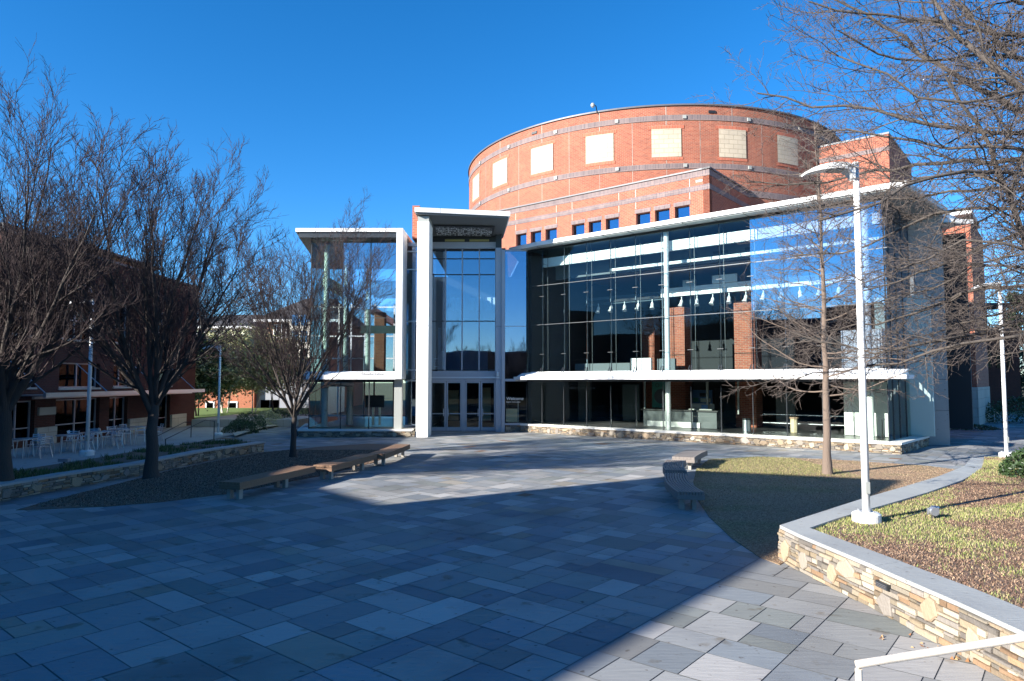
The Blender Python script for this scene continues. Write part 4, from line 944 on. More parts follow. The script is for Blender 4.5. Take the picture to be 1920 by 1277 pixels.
# ============================================================ FAR BUILDINGS
def gabled(name, label, x0, x1, y0, y1, h, roofh, wm, rm, wins, over=.6, wmat='glass_win'):
    b = thing(name, label, 'building', ((x0 + x1) / 2, (y0 + y1) / 2, 0))
    mb = MB(); mb.box(x0, y0, 0, x1, y1, h); mb.build('wall', wm, b)
    mb = MB(); o = over; cx = (x0 + x1) / 2; cy = (y0 + y1) / 2; r = min(x1 - x0, y1 - y0) * .25
    A = [(x0 - o, y0 - o, h + .01), (x1 + o, y0 - o, h + .01), (x1 + o, y1 + o, h + .01), (x0 - o, y1 + o, h + .01)]
    Bp = [(cx - r, cy - .3, h + roofh), (cx + r, cy - .3, h + roofh), (cx + r, cy + .3, h + roofh), (cx - r, cy + .3, h + roofh)]
    for k in range(4): j = (k + 1) % 4; mb.quad(A[k], A[j], Bp[j], Bp[k])
    mb.quad(*Bp); mb.quad(*A[::-1]); mb.build('roof', rm, b)
    mb = MB(); mb.box(x0 - o, y0 - o - .02, h - .25, x1 + o, y0 - .02, h); mb.build('cornice', M['white'], b)
    for (wx0, wx1, z0, z1) in wins:
        mb = MB(); mb.box(wx0 - .1, y0 - .06, z0 - .1, wx1 + .1, y0 - .002, z1 + .1); w = mb.build('window', M['white'], b)
        mb = MB(); mb.box(wx0, y0 - .075, z0, (wx0 + wx1) / 2 - .03, y0 - .061, z1); mb.box((wx0 + wx1) / 2 + .03, y0 - .075, z0, wx1, y0 - .061, z1); mb.build('pane', M[wmat], w)
    return b
def X(px, D): return (px - 960) / F * D
def Zy(py, D): return CAMZ + (715 - py) * D / F
D = 78
ws = [(X(345 + k * 24, D), X(357 + k * 24, D), Zy(y + 20, D), Zy(y, D)) for k in range(5) for y in (622, 660, 700)]
gabled('apartment_building', 'pale four storey building with dark hip roof beyond the left brick building', X(325, D), X(470, D), D, D + 18, Zy(612, D), 2.2, M['cream'], M['roof_dark'], ws)
D = 72
ws = [(X(562 + k * 17, D), X(573 + k * 17, D), Zy(y + 22, D), Zy(y, D)) for k in range(3) for y in (592, 622, 654, 690)] + [(X(513, D), X(522, D), Zy(632, D), Zy(610, D)), (X(528, D), X(543, D), Zy(632, D), Zy(606, D)), (X(513, D), X(522, D), Zy(690, D), Zy(665, D)), (X(528, D), X(543, D), Zy(690, D), Zy(665, D))]
b3 = gabled('apartment_building', 'brown and cream apartment building with wide eaves behind the left glass wing', X(498, D), X(620, D), D, D + 16, Zy(600, D), 3.2, M['tint_reflect'], M['roof_dark'], ws, over=1.0)
mb = MB(); mb.box(X(548, D), D - 1.2, 0, X(606, D), D - .08, Zy(600, D) - .3); mb.build('cream_bay', M['cream'], b3)
for k in range(3):
    for y in (592, 622, 654, 690):
        mb = MB(); mb.box(X(553 + k * 17, D), D - 1.26, Zy(y + 20, D), X(564 + k * 17, D), D - 1.202, Zy(y, D)); mb.build('bay_window', M['glass_deep'], b3)
D = 60
b4 = thing('brick_house', 'low orange red brick building with white sash windows behind the leafy tree', 'building', (X(440, D), D + 5, 0))
mb = MB(); mb.box(X(300, D), D, -.5, X(478, D), D + 9, Zy(640, D)); mb.build('wall', M['orange_brick'], b4)
mb = MB(); mb.box(X(478, D) + .01, D + .5, -.5, X(600, D), D + 9, Zy(700, D)); mb.build('blue_grey_wing', M['grey_metal'], b4)
mb = MB(); mb.box(X(300, D), D - .2, Zy(640, D) + .001, X(478, D), D + 9, Zy(636, D)); mb.build('coping', M['coping'], b4)
for p0, p1, ya, yb in ((353, 360, 702, 732), (390, 402, 755, 780), (432, 445, 755, 775)):
    mb = MB(); mb.box(X(p0, D) - .12, D - .06, Zy(yb, D) - .12, X(p1, D) + .12, D - .002, Zy(ya, D) + .12); w = mb.build('window', M['white'], b4)
    mb = MB(); mb.box(X(p0, D), D - .075, Zy(yb, D), X(p1, D), D - .061, (Zy(ya, D) + Zy(yb, D)) / 2 - .03); mb.box(X(p0, D), D - .075, (Zy(ya, D) + Zy(yb, D)) / 2 + .03, X(p1, D), D - .061, Zy(ya, D)); mb.build('pane', M['glass_win'], w)
for p0, p1 in ((487, 503), (505, 520)): mb = MB(); mb.box(X(p0, D), D + .44, Zy(775, D), X(p1, D), D + .498, Zy(750, D)); mb.build('shop_window', M['glass_win'], b4)
D = 70
b5 = thing('dark_brick_building', 'dark brick building with a small roof cupola at the far right edge', 'building', (X(1880, D), D + 8, 0))
mb = MB(); mb.box(X(1815, D), D, 0, X(1912, D), D + 12, Zy(622, D)); mb.build('wall', M['dark_brick'], b5)
mb = MB(); mb.box(X(1813, D), D - .3, Zy(622, D) + .001, X(1915, D), D + 12, Zy(615, D)); mb.build('roof', M['roof_dark'], b5)
mb = MB()
for px in (1862, 1896): mb.box(X(px, D), D + 1, Zy(615, D) + .01, X(px + 5, D), D + 1.5, Zy(575, D))
mb.box(X(1856, D), D + .6, Zy(575, D) + .01, X(1907, D), D + 3, Zy(566, D)); mb.build('cupola', M['roof_dark'], b5)
for px in (1850, 1868, 1888): mb = MB(); mb.box(X(px, D), D - .05, Zy(690, D), X(px + 8, D), D - .002, Zy(655, D)); mb.build('window', M['glass_win'], b5)

# ============================================================ TREES
def norm(a): return a / np.maximum(np.linalg.norm(a, axis=-1, keepdims=True), 1e-9)
def grow(start, dirs, length, nseg, noise, trop, rng):
    """vectorised branches -> points (N, nseg+1, 3)"""
    N = len(start); P_ = np.zeros((N, nseg + 1, 3)); P_[:, 0] = start; d = norm(dirs.copy())
    for k in range(nseg):
        d = norm(d + rng.normal(0, noise, (N, 3)) + np.array(trop))
        P_[:, k + 1] = P_[:, k] + d * (length / nseg)[:, None]
    return P_
def children(Pp, Rp, Lp, K, t0, t1, ang, ratio, falloff, rng, jitter=.25, rr=.6, rmin=.004, flat=0.0, bias=None):
    N, n1, _ = Pp.shape; n = n1 - 1
    t = t0 + (t1 - t0) * (np.arange(K)[None] + rng.uniform(0, 1, (N, K))) / K
    f = np.clip(t * n, 0, n - 1e-4); i = f.astype(int); fr = f - i
    ix = np.arange(N)[:, None]
    A = Pp[ix, i]; B = Pp[ix, i + 1]; pos = A + (B - A) * fr[..., None]; T = norm(B - A)
    r = Rp[ix, i] * (1 - fr) + Rp[ix, i + 1] * fr
    rnd = rng.normal(0, 1, (N, K, 3)); 
    if flat: rnd[..., 2] *= (1 - flat)
    if bias is not None: rnd += np.array(bias)
    perp = norm(rnd - T * (rnd * T).sum(-1, keepdims=True))
    a = np.radians(ang) * rng.uniform(1 - jitter, 1 + jitter, (N, K, 1))
    d = T * np.cos(a) + perp * np.sin(a)
    L = Lp[:, None] * ratio * (1 - falloff * t) * rng.uniform(.7, 1.25, (N, K))
    rad = np.maximum(r * rr, rmin)
    return pos.reshape(-1, 3), d.reshape(-1, 3), L.ravel(), rad.ravel()
def radii(r0, n, end): return r0[:, None] * (1 - (1 - end) * np.linspace(0, 1, n + 1)[None] ** .9)
class Twigs:
    def __init__(s): s.V = []; s.F = []; s.n = 0
    def add(s, P_, R_, sides):
        N, m, _ = P_.shape
        T = np.gradient(P_, axis=1); T = norm(T); ref = np.array([.31, .17, .93]); ref = ref / np.linalg.norm(ref)
        Xa = norm(np.cross(T, ref)); Ya = np.cross(T, Xa); an = 2 * np.pi * np.arange(sides) / sides
        ring = P_[:, :, None] + (Xa[:, :, None] * np.cos(an)[None, None, :, None] + Ya[:, :, None] * np.sin(an)[None, None, :, None]) * R_[:, :, None, None]
        s.V.append(ring.reshape(-1, 3)); base = s.n + (np.arange(N) * m * sides)[:, None, None] + (np.arange(m - 1) * sides)[None, :, None]
        q = np.arange(sides)[None, None]; q2 = (q + 1) % sides
        f = np.stack([base + q, base + q2, base + q2 + sides, base + q + sides], -1).reshape(-1, 4)
        s.F.append(f); s.n += N * m * sides
    def build(s, name, m, parent, off, smooth=True):
        V = np.concatenate(s.V) - np.array(off); Fq = np.concatenate(s.F)
        me = bpy.data.meshes.new(name); me.vertices.add(len(V)); me.vertices.foreach_set('co', V.ravel())
        me.loops.add(Fq.size); me.loops.foreach_set('vertex_index', Fq.ravel().astype(np.int32))
        me.polygons.add(len(Fq)); me.polygons.foreach_set('loop_start', np.arange(0, Fq.size, 4, dtype=np.int32))
        if smooth: me.polygons.foreach_set('use_smooth', [True] * len(Fq))
        me.materials.append(m); me.update(calc_edges=True); me.validate()
        o = bpy.data.objects.new(name, me); COL.objects.link(o); o.parent = parent; o['_w'] = tuple(off); return o

def vase_tree(name, label, cat, base, H, fork, r0, spread, seed, nl=7, dens=1.0, lean=(0, 0), group=None, trop=.09, barkm='bark', twigm='twig'):
    rng = np.random.default_rng(seed); t = thing(name, label, cat, tuple(base), group)
    a = Twigs(); b = Twigs(); bx, by, bz = base
    m = 8; z = np.linspace(0, fork, m + 1); wob = rng.normal(0, .02, (m + 1, 2)).cumsum(0)
    Pt = np.stack([bx + wob[:, 0] + lean[0] * z, by + wob[:, 1] + lean[1] * z, bz + z - .05], -1)[None]
    Rt = r0 * (1 - .25 * z / fork); Rt[0] *= 1.35; Rt[1] *= 1.08
    a.add(Pt, Rt[None], 12)
    az = np.linspace(0, 2 * np.pi, nl, endpoint=False) + rng.uniform(-.3, .3, nl); inc = np.radians(rng.uniform(.35, 1.0, nl) * spread)
    inc[0] = np.radians(spread * .12)
    st = np.array([Pt[0, -1] - [0, 0, rng.uniform(0, fork * .22)] for _ in range(nl)])
    d = np.stack([np.cos(az) * np.sin(inc), np.sin(az) * np.sin(inc), np.cos(inc)], -1)
    L = (H - fork) * rng.uniform(.8, 1.02, nl) * (1 - .12 * inc / np.radians(spread))
    P1 = grow(st, d, L, 9, .07, (0, 0, trop * .6), rng); R1 = radii(r0 * rng.uniform(.42, .6, nl), 9, .12); a.add(P1, R1, 8)
    K = 10
    s2, d2, L2_, r2 = children(P1, R1, L, K, .08, .96, 27, .52, .45, rng, rr=.55, rmin=.012); P2 = grow(s2, d2, L2_, 6, .08, (0, 0, trop), rng); R2 = radii(r2, 6, .2); a.add(P2, R2, 5)
    s3, d3, L3, r3 = children(P2, R2, L2_, int(8 * dens), .08, .98, 30, .48, .35, rng, rr=.55, rmin=.008); P3 = grow(s3, d3, L3, 4, .08, (0, 0, trop), rng); R3 = radii(r3, 4, .35); b.add(P3, R3, 3)
    s4, d4, L4, r4 = children(P3, R3, L3, int(6 * dens), .1, 1.0, 30, .52, .3, rng, rr=.6, rmin=.006); L4 = np.maximum(L4, .18); P4 = grow(s4, d4, L4, 3, .09, (0, 0, trop), rng); R4 = radii(r4, 3, .5); b.add(P4, R4, 3)
    s5, d5, L5, r5 = children(P4, R4, L4, 3, .2, 1.0, 32, .6, .2, rng, rr=.7, rmin=.0048); L5 = np.maximum(L5, .14); P5 = grow(s5, d5, L5, 2, .1, (0, 0, trop), rng); R5 = radii(r5, 2, .6); b.add(P5, R5, 3)
    a.build('trunk', M[barkm], t, base); b.build('crown', M[twigm], t, base); return t
tb = G(285, 893, .36); ta = G(6, 905, .36); tcb = G(549, 857)
treeA = vase_tree('bare_tree', 'large bare vase shaped tree at the left edge, cut by the frame', 'tree', ta, 10.0, 2.2, .2, 48, 3, nl=10, dens=1.0)
treeB = vase_tree('bare_tree', 'wide bare vase shaped tree growing behind the left planter wall', 'tree', tb, 8.9, 2.1, .175, 52, 9, nl=10, dens=1.0)
treeC = vase_tree('bare_tree', 'small bare tree in the mulch in front of the left glass wing', 'tree', tcb, 9.6, 1.8, .125, 46, 19, nl=10, dens=1.0, lean=(-.01, 0))
# unseen but real: trees beside and behind the viewer, seen in reflections and as soft shade on the plaza
for k, (x, y, z) in enumerate(((-14, -9, 0), (3, -22, 0), (13, -17, 0), (-6, -30, 0), (9, -34, 0), (20, -28, 0), (-1, -40, 0))):
    c = copy_tree(treeB); c.location = (x, y, z); c.rotation_euler[2] = 1.3 * k + .7
    c['label'] = ('bare tree behind the viewer on the left', 'bare tree directly behind the viewer', 'bare tree behind the viewer on the right', 'bare tree far behind the viewer', 'second bare tree far behind the viewer', 'bare tree far behind on the right', 'farthest bare tree behind the viewer')[k]

def excurrent_tree(name, label, base, H, r0, seed, spread=3.4, z0=2.6, n=58, barkm='bark_pale', twigm='twig_oak'):
    rng = np.random.default_rng(seed); t = thing(name, label, 'tree', tuple(base)); a = Twigs(); b = Twigs(); m = 16
    z = np.linspace(0, H, m + 1); wob = rng.normal(0, .03, (m + 1, 2)).cumsum(0); wob -= wob[0]
    Pt = np.stack([base[0] + wob[:, 0], base[1] + wob[:, 1], base[2] + z - .05], -1)[None]; Rt = r0 * (1 - .93 * (z / H) ** .9); Rt[0] *= 1.3; a.add(Pt, Rt[None], 12)
    hz = np.linspace(z0, H * .98, n) + rng.uniform(-.05, .05, n); i = np.clip(hz / H * m, 0, m - .01); ii = i.astype(int); fr = (i - ii)[:, None]
    st = Pt[0, ii] * (1 - fr) + Pt[0, ii + 1] * fr; az = rng.uniform(0, 2 * np.pi, n); up = np.interp(hz, [z0, H], [-.05, 1.1]) + rng.normal(0, .12, n)
    d = np.stack([np.cos(az), np.sin(az), up], -1); L = np.interp(hz, [z0, z0 + 1.2, H * .5, H], [spread * .8, spread, spread * .8, .6]) * rng.uniform(.7, 1.15, n)
    P1 = grow(st, d, L, 8, .12, (0, 0, .02), rng); R1 = radii(np.interp(hz, [z0, H], [.032, .014]), 8, .2); a.add(P1, R1, 5)
    s2, d2, L2_, r2 = children(P1, R1, L, 13, .12, 1, 48, .34, .45, rng, rr=.6, rmin=.007, flat=.4); P2 = grow(s2, d2, L2_, 4, .13, (0, 0, .03), rng); R2 = radii(r2, 4, .4); b.add(P2, R2, 3)
    s3, d3, L3, r3 = children(P2, R2, L2_, 5, .15, 1, 46, .5, .3, rng, rr=.7, rmin=.0055); P3 = grow(s3, d3, L3, 3, .14, (0, 0, .02), rng); R3 = radii(r3, 3, .5); b.add(P3, R3, 3)
    a.build('trunk', M[barkm], t, base); b.build('crown', M[twigm], t, base); return t
excurrent_tree('young_oak_tree', 'slender bare oak with a straight pale trunk in the lawn before the glass lobby', G(1552, 890), 11.6, .135, 5)

# big oak, trunk outside the frame on the right, limbs reaching in
TK = Vector((13.4, 13.6)); ok = thing('large_bare_oak', 'large bare oak reaching in over the raised bed from the right edge', 'tree', (TK.x, TK.y, .5))
rng = np.random.default_rng(77); a = Twigs(); b = Twigs()
z = np.linspace(0, 15, 13); Pt = np.stack([TK.x + .12 * np.sin(z * .5), TK.y + .1 * np.cos(z * .4), .45 + z], -1)[None]; Rt = .36 * (1 - .75 * z / 15); Rt[0] *= 1.3; a.add(Pt, Rt[None], 14)
limbs = [
 ([(1925, 190, 11), (1850, 110, 11.3), (1790, 60, 11.6), (1738, -15, 12), (1700, -90, 12.3)], 9.4, .10),
 ([(1930, 225, 13), (1860, 180, 13.2), (1790, 140, 13.4), (1720, 92, 13.6), (1640, 40, 13.8), (1560, -10, 14)], 8.8, .085),
 ([(1930, 75, 12.5), (1800, 50, 12.2), (1700, 28, 12), (1610, 28, 12), (1520, 5, 12)], 10, .06),
 ([(1930, 255, 12), (1800, 245, 11.8), (1720, 232, 11.8), (1650, 210, 12), (1580, 195, 12.2), (1490, 190, 12.5), (1420, 172, 12.6)], 8.3, .06),
 ([(1930, 290, 10.5), (1850, 270, 10.6), (1740, 276, 11), (1650, 262, 11.2), (1590, 240, 11.4), (1530, 246, 11.6)], 7.8, .055),
 ([(1930, 300, 14), (1800, 302, 14.5), (1700, 312, 15), (1600, 330, 15.4), (1490, 348, 15.8), (1400, 340, 16)], 7.6, .06),
 ([(1930, 335, 11), (1850, 318, 10.5), (1770, 322, 10.2), (1700, 345, 10), (1610, 398, 9.8), (1530, 420, 9.8)], 7.3, .06),
 ([(1945, 560, 12), (1915, 440, 11.8), (1890, 350, 11.6), (1868, 288, 11.5), (1820, 210, 11.3), (1780, 150, 11.2)], 4.6, .10),
 ([(1930, 400, 12), (1830, 382, 12.4), (1750, 402, 12.8), (1660, 450, 13), (1560, 482, 13.3), (1480, 470, 13.5)], 6.7, .05),
 ([(1930, 470, 10), (1840, 442, 10.2), (1770, 468, 10.4), (1700, 498, 10.6), (1620, 530, 10.8)], 6.0, .045),
 ([(1930, 540, 13.5), (1850, 532, 14), (1780, 560, 14.4), (1700, 592, 14.8), (1600, 612, 15), (1500, 640, 15.2)], 5.3, .05),
 ([(1930, 600, 12), (1850, 618, 12), (1760, 640, 12), (1680, 664, 12), (1590, 650, 12.3), (1480, 628, 12.6)], 4.8, .05),
 ([(1930, 630, 11.2), (1830, 640, 11.5), (1760, 656, 11.8), (1680, 680, 12.1), (1580, 694, 12.6), (1470, 715, 13.2)], 4.5, .045),
 ([(1930, 130, 14.5), (1860, 62, 15), (1800, 12, 15.5), (1760, -40, 16)], 9.6, .08),
 ([(1930, 165, 10), (1840, 200, 10), (1760, 190, 10), (1680, 150, 10.2), (1620, 120, 10.4), (1540, 95, 10.6)], 8.9, .045),
 ([(1930, 355, 15.5), (1830, 350, 16), (1720, 372, 16.5), (1620, 372, 17), (1520, 390, 17.3)], 7.0, .05),
 ([(1930, 430, 15), (1840, 470, 15), (1750, 500, 15.2), (1650, 540, 15.5), (1560, 560, 15.8)], 6.3, .045),
 ([(1930, 505, 11.5), (1860, 490, 11.8), (1800, 520, 12), (1730, 545, 12.3), (1650, 570, 12.6)], 5.6, .04),
 ([(1930, 110, 13), (1840, 100, 12.5), (1740, 120, 12), (1650, 105, 11.8), (1570, 60, 11.6)], 9.3, .05),
 ([(1930, 20, 12), (1850, -20, 12), (1760, -60, 12), (1650, -90, 12.4)], 10.6, .07),
 ([(1930, 575, 15), (1860, 590, 15.4), (1790, 612, 15.8), (1700, 640, 16)], 5.0, .04),
]
def resample(pts, n):
    pts = np.array([tuple(p) for p in pts]); out = []
    # catmull style smoothing by repeated subdivision
    for _ in range(2):
        q = [pts[0]]
        for k in range(len(pts) - 1): q += [pts[k] * .75 + pts[k + 1] * .25, pts[k] * .25 + pts[k + 1] * .75]
        q.append(pts[-1]); pts = np.array(q)
    s = np.r_[0, np.cumsum(np.linalg.norm(np.diff(pts, axis=0), axis=1))]; t = np.linspace(0, s[-1], n)
    return np.stack([np.interp(t, s, pts[:, k]) for k in range(3)], -1), s[-1]
LP = []; LR = []; LL = []
for pl, zt, r in limbs:
    p0 = Vector((TK.x - .15, TK.y, zt)); pp = [p0] + [P(*q) for q in pl]
    pts, ln = resample(pp, 19); pts[1:] += rng.normal(0, .035, (18, 3)); LP.append(pts); LR.append(r * 1.18 * (1 - .86 * np.linspace(0, 1, 19) ** .8) + .004); LL.append(ln)
LP = np.array(LP); LR = np.array(LR); LL = np.array(LL); a.add(LP, LR, 8)
s2, d2, L2_, r2 = children(LP, LR, LL, 27, .12, 1, 46, .21, .35, rng, rr=.5, rmin=.008, flat=.25, bias=(-.35, 0, .05)); L2_ = np.clip(L2_, .5, 2.6)
P2 = grow(s2, d2, L2_, 7, .15, (-.02, 0, .0), rng); R2 = radii(np.minimum(r2, .022), 7, .25); a.add(P2, R2, 5)
s3, d3, L3, r3 = children(P2, R2, L2_, 11, .1, 1, 46, .42, .4, rng, rr=.6, rmin=.0048); P3 = grow(s3, d3, L3, 5, .14, (-.02, 0, .02), rng); R3 = radii(r3, 5, .45); b.add(P3, R3, 3)
s4, d4, L4, r4 = children(P3, R3, L3, 5, .1, 1, 44, .42, .3, rng, rr=.7, rmin=.0036); L4 = np.maximum(L4, .07); P4 = grow(s4, d4, L4, 3, .14, (0, 0, .02), rng); R4 = radii(r4, 3, .6); b.add(P4, R4, 3)
s5, d5, L5, r5 = children(LP, LR, LL, 60, .1, 1, 50, .05, .3, rng, rr=.2, rmin=.004, flat=.1); L5 = np.clip(L5, .15, .7); P5 = grow(s5, d5, L5, 4, .16, (-.02, 0, .02), rng); R5 = radii(np.minimum(r5, .007), 4, .5); b.add(P5, R5, 3)
a.build('trunk', M['bark_oak'], ok, (TK.x, TK.y, .5)); b.build('crown', M['twig_oak'], ok, (TK.x, TK.y, .5))

# leafy trees / shrubs
def leaf_mesh(name, centers, size, m, parent, off, rng, aspect=.5):
    N = len(centers); a = norm(rng.normal(0, 1, (N, 3))); b_ = norm(np.cross(a, norm(rng.normal(0, 1, (N, 3))))); s = size * rng.uniform(.6, 1.3, (N, 1))
    q = np.stack([centers - a * s, centers + b_ * s * aspect, centers + a * s, centers - b_ * s * aspect], 1) - np.array(off)
    me = bpy.data.meshes.new(name); me.vertices.add(N * 4); me.vertices.foreach_set('co', q.ravel()); me.loops.add(N * 4); me.loops.foreach_set('vertex_index', np.arange(N * 4, dtype=np.int32))
    me.polygons.add(N); me.polygons.foreach_set('loop_start', np.arange(0, N * 4, 4, dtype=np.int32)); me.materials.append(m); me.update(calc_edges=True)
    o = bpy.data.objects.new(name, me); COL.objects.link(o); o.parent = parent; o['_w'] = tuple(off); return o
def leafy_tree(label, base, H, W_, seed, stems=5, n=9000, barkm='bark_white', leafm='leaf', crown0=.38, lean=.6, name='leafy_tree', size=.13):
    rng = np.random.default_rng(seed); t = thing(name, label, 'tree', tuple(base)); a = Twigs()
    az = rng.uniform(0, 6.28, stems); d = np.stack([np.cos(az) * .25 * lean, np.sin(az) * .25 * lean, np.ones(stems)], -1)
    st = np.array(base)[None] + np.stack([np.cos(az) * .15, np.sin(az) * .15, np.zeros(stems)], -1)
    L = H * rng.uniform(.6, .85, stems); P1 = grow(st, d, L, 8, .06, (0, 0, .02), rng); R1 = radii(rng.uniform(.04, .06, stems), 8, .25); a.add(P1, R1, 7)
    s2, d2, L2_, r2 = children(P1, R1, L, 9, .4, 1, 45, .45, .2, rng, rr=.5, rmin=.01); P2 = grow(s2, d2, L2_, 5, .12, (0, 0, .02), rng); R2 = radii(r2, 5, .3); a.add(P2, R2, 4)
    a.build('trunk', M[barkm], t, base)
    k = 46; cc = np.stack([rng.normal(0, W_ * .24, k), rng.normal(0, W_ * .24, k), rng.uniform(H * crown0 + .4, H * .93, k)], -1) + np.array(base)
    w = rng.integers(0, k, n); c = cc[w] + rng.normal(0, W_ * .095, (n, 3)); tips = P2[:, 2:].reshape(-1, 3); w2 = rng.integers(0, len(tips), n // 2); c2 = tips[w2] + rng.normal(0, .22, (n // 2, 3))
    leaf_mesh('crown', np.concatenate([c, c2]), size, M[leafm], t, base, rng); return t
leafy_tree('olive leaved multi-stem tree on the terrace edge, left of the two pale trunks', P(420, 787, 53.5), 6.6, 6.0, 21, stems=6, n=13000)
leafy_tree('olive leaved tree with two white trunks behind the round hedges', P(474, 786, 53.5), 7.0, 4.8, 22, stems=2, n=10000)
leafy_tree('grey green leafy tree in front of the brown and cream building', P(515, 785, 55), 6.4, 5.0, 23, stems=3, n=6500, leafm='leaf', barkm='bark', size=.1)
leafy_tree('dark evergreen tree at the corner of the left brick building', P(372, 790, 51), 6.5, 4.0, 24, stems=3, n=6000, leafm='leaf_dark', barkm='bark', crown0=.2)
rs = np.random.default_rng(4)
def bush(label, c, rx, ry, rz_, n=2600, leafm='leaf_dark', size=.045, grp=None):
    t = thing('round_hedge', label, 'shrub', (c[0], c[1], c[2]), grp)
    v = norm(rs.normal(0, 1, (n, 3))); r = rs.uniform(.7, 1.03, (n, 1)) ** .5; v[:, 2] = np.abs(v[:, 2])
    p_ = v * r * np.array([rx, ry, rz_]) * (1 + .09 * np.sin(v[:, :1] * 9 + v[:, 1:2] * 7)) + np.array(c); leaf_mesh('foliage', p_, size, M[leafm], t, c, rs)
    a = Twigs(); k = 14; az = rs.uniform(0, 6.28, k); dd = np.stack([np.cos(az) * .8, np.sin(az) * .8, np.ones(k)], -1); Pq = grow(np.tile(np.array(c)[None], (k, 1)), dd, np.full(k, rz_ * .9), 4, .1, (0, 0, 0), rs); a.add(Pq, radii(np.full(k, .02), 4, .4), 4); a.build('stem', M['bark'], t, c)
bush('low round dark hedge left of the two white trunks', tuple(G(452, 812)), 1.0, .9, .75)
bush('round dark hedge touching the white trunks', tuple(G(466, 806)), 1.1, .9, 1.05)
bush('round yellow green hedge catching the sun by the path', tuple(G(503, 800)), 1.0, .9, 1.05, leafm='leaf')
bush('dark round hedge right of the yellow green one', tuple(G(520, 797)), 1.0, .9, 1.1)
bush('dark rounded shrub behind the small bare tree', tuple(G(566, 792)), 1.2, .9, 1.2)
bush('low dark hedge strip at the foot of the concrete wall', tuple(G(1812, 806)), 1.9, .6, .35)
bush('small clipped shrub on the raised bed at the right edge', tuple(G(1925, 895, .5)), .6, .5, .7)
bush('long clipped hedge before the dark building at far right', (38.2, 50, 0), 4.5, 1.2, 1.9, n=5000, size=.08)
def conifer(label, base, H, W_, seed):
    rng = np.random.default_rng(seed); t = thing('evergreen_tree', label, 'tree', tuple(base)); a = Twigs()
    z = np.linspace(0, H, 9); Pt = np.stack([np.full(9, base[0]), np.full(9, base[1]), base[2] + z], -1)[None]; a.add(Pt, (W_ * .05 * (1 - .9 * z / H))[None], 8)
    n = 130; hz = rng.uniform(.1, .98, n) * H; az = rng.uniform(0, 6.28, n); st = np.stack([np.full(n, base[0]), np.full(n, base[1]), base[2] + hz], -1); d = np.stack([np.cos(az), np.sin(az), rng.normal(.1, .15, n)], -1)
    L = W_ / 2 * np.clip(1.15 - hz / H, .12, 1) * rng.uniform(.6, 1.1, n); P1 = grow(st, d, L, 5, .08, (0, 0, -.01), rng); a.add(P1, radii(np.full(n, .05), 5, .3), 4); a.build('trunk', M['bark'], t, base)
    w = rng.integers(0, n, 11000); f = rng.uniform(.2, 1, 11000) * 4.99; i = f.astype(int); c = P1[w, i] + (P1[w, i + 1] - P1[w, i]) * (f - i)[:, None] + rng.normal(0, .28, (11000, 3)); leaf_mesh('crown', c, .17, M['conifer'], t, base, rng)
conifer('tall dark evergreen beyond the far right building', P(1912, 790, 90), 17, 9, 61)
conifer('dark evergreen between the brick pier and the far lamp post', P(1868, 790, 95), 13, 8, 62)
conifer('dark evergreen beyond the path between the far buildings', P(478, 780, 110), 11, 8, 63)

# ============================================================ STREET LAMPS
def lamp(label, base, H=6.35, rz=0, sc=1.0, armlen=1.0):
    t = thing('street_lamp', label, 'street lamp', tuple(base), 'curved arm lamp posts around the plaza'); x, y, z = base
    mb = MB(); mb.tube([(x, y, z - .02), (x, y, z + .05), (x, y, z + .14), (x, y, z + .17)], [.235, .235, .235, .19], 24); mb.build('base_flange', M['white'], t)
    for q in range(4):
        aa = q * math.pi / 2 + .5; bx_, by_ = x + .15 * math.cos(aa), y + .15 * math.sin(aa); mb = MB(); mb.tube([(bx_, by_, z + .171), (bx_, by_, z + .205)], .018, 6); mb.build('bolt', M['alu'], t)
    mb = MB(); mb.box(x - .035, y - .088, z + .5, x + .035, y - .06, z + .7); mb.build('access_cover', M['soffit'], t)
    mb = MB(); mb.tube([(x, y, z + .172), (x, y, z + H * .5), (x, y, z + H)], [.066, .06, .052], 18); mb.build('pole', M['white'], t, smooth=True)
    mb = MB(); n = 10; zt = z + H
    pr = [(-.08, -.18, -.6), (-.2, -.12, -.28), (-.32, -.05, -.17), (-.45, -.015, -.13), (-.58, -.035, -.14), (-.72, -.07, -.155), (-.84, -.125, -.185), (-.95, -.195, -.225)]
    pr = [(-.06, -.06, -.30), (-.13, -.03, -.19), (-.22, .0, -.13), (-.36, .0, -.115), (-.52, -.015, -.12), (-.68, -.05, -.14), (-.82, -.10, -.17), (-.95, -.17, -.21)]
    for k in range(len(pr) - 1):
        a0, a1 = pr[k], pr[k + 1]; w0 = .14 - .035 * abs(k - 3.5) / 3.5; w1 = .14 - .035 * abs(k - 2.5) / 3.5
        V = [(x + a0[0], y - w0, zt + a0[2]), (x + a0[0], y + w0, zt + a0[2]), (x + a1[0], y + w1, zt + a1[2]), (x + a1[0], y - w1, zt + a1[2]), (x + a0[0], y - w0, zt + a0[1]), (x + a0[0], y + w0, zt + a0[1]), (x + a1[0], y + w1, zt + a1[1]), (x + a1[0], y - w1, zt + a1[1])]
        for f in ((0, 1, 2, 3), (4, 7, 6, 5), (0, 4, 5, 1), (2, 6, 7, 3), (0, 3, 7, 4), (1, 5, 6, 2)): mb.quad(*[V[q] for q in f])
    hd = mb.build('lamp_head', M['white'], t)
    mb = MB(); mb.box(x - .5, y - .1, zt - .14, x - .25, y + .1, zt - .122); mb.build('lens', M['soffit'], hd)
    mb = MB(); mb.tube([(x, y, zt), (x, y, zt + .03)], [.066, .05], 14); mb.build('cap', M['white'], t); return t
l1 = lamp('tall white lamp post with curved arm on the near raised bed', G(1625, 978, .53), H=6.42)
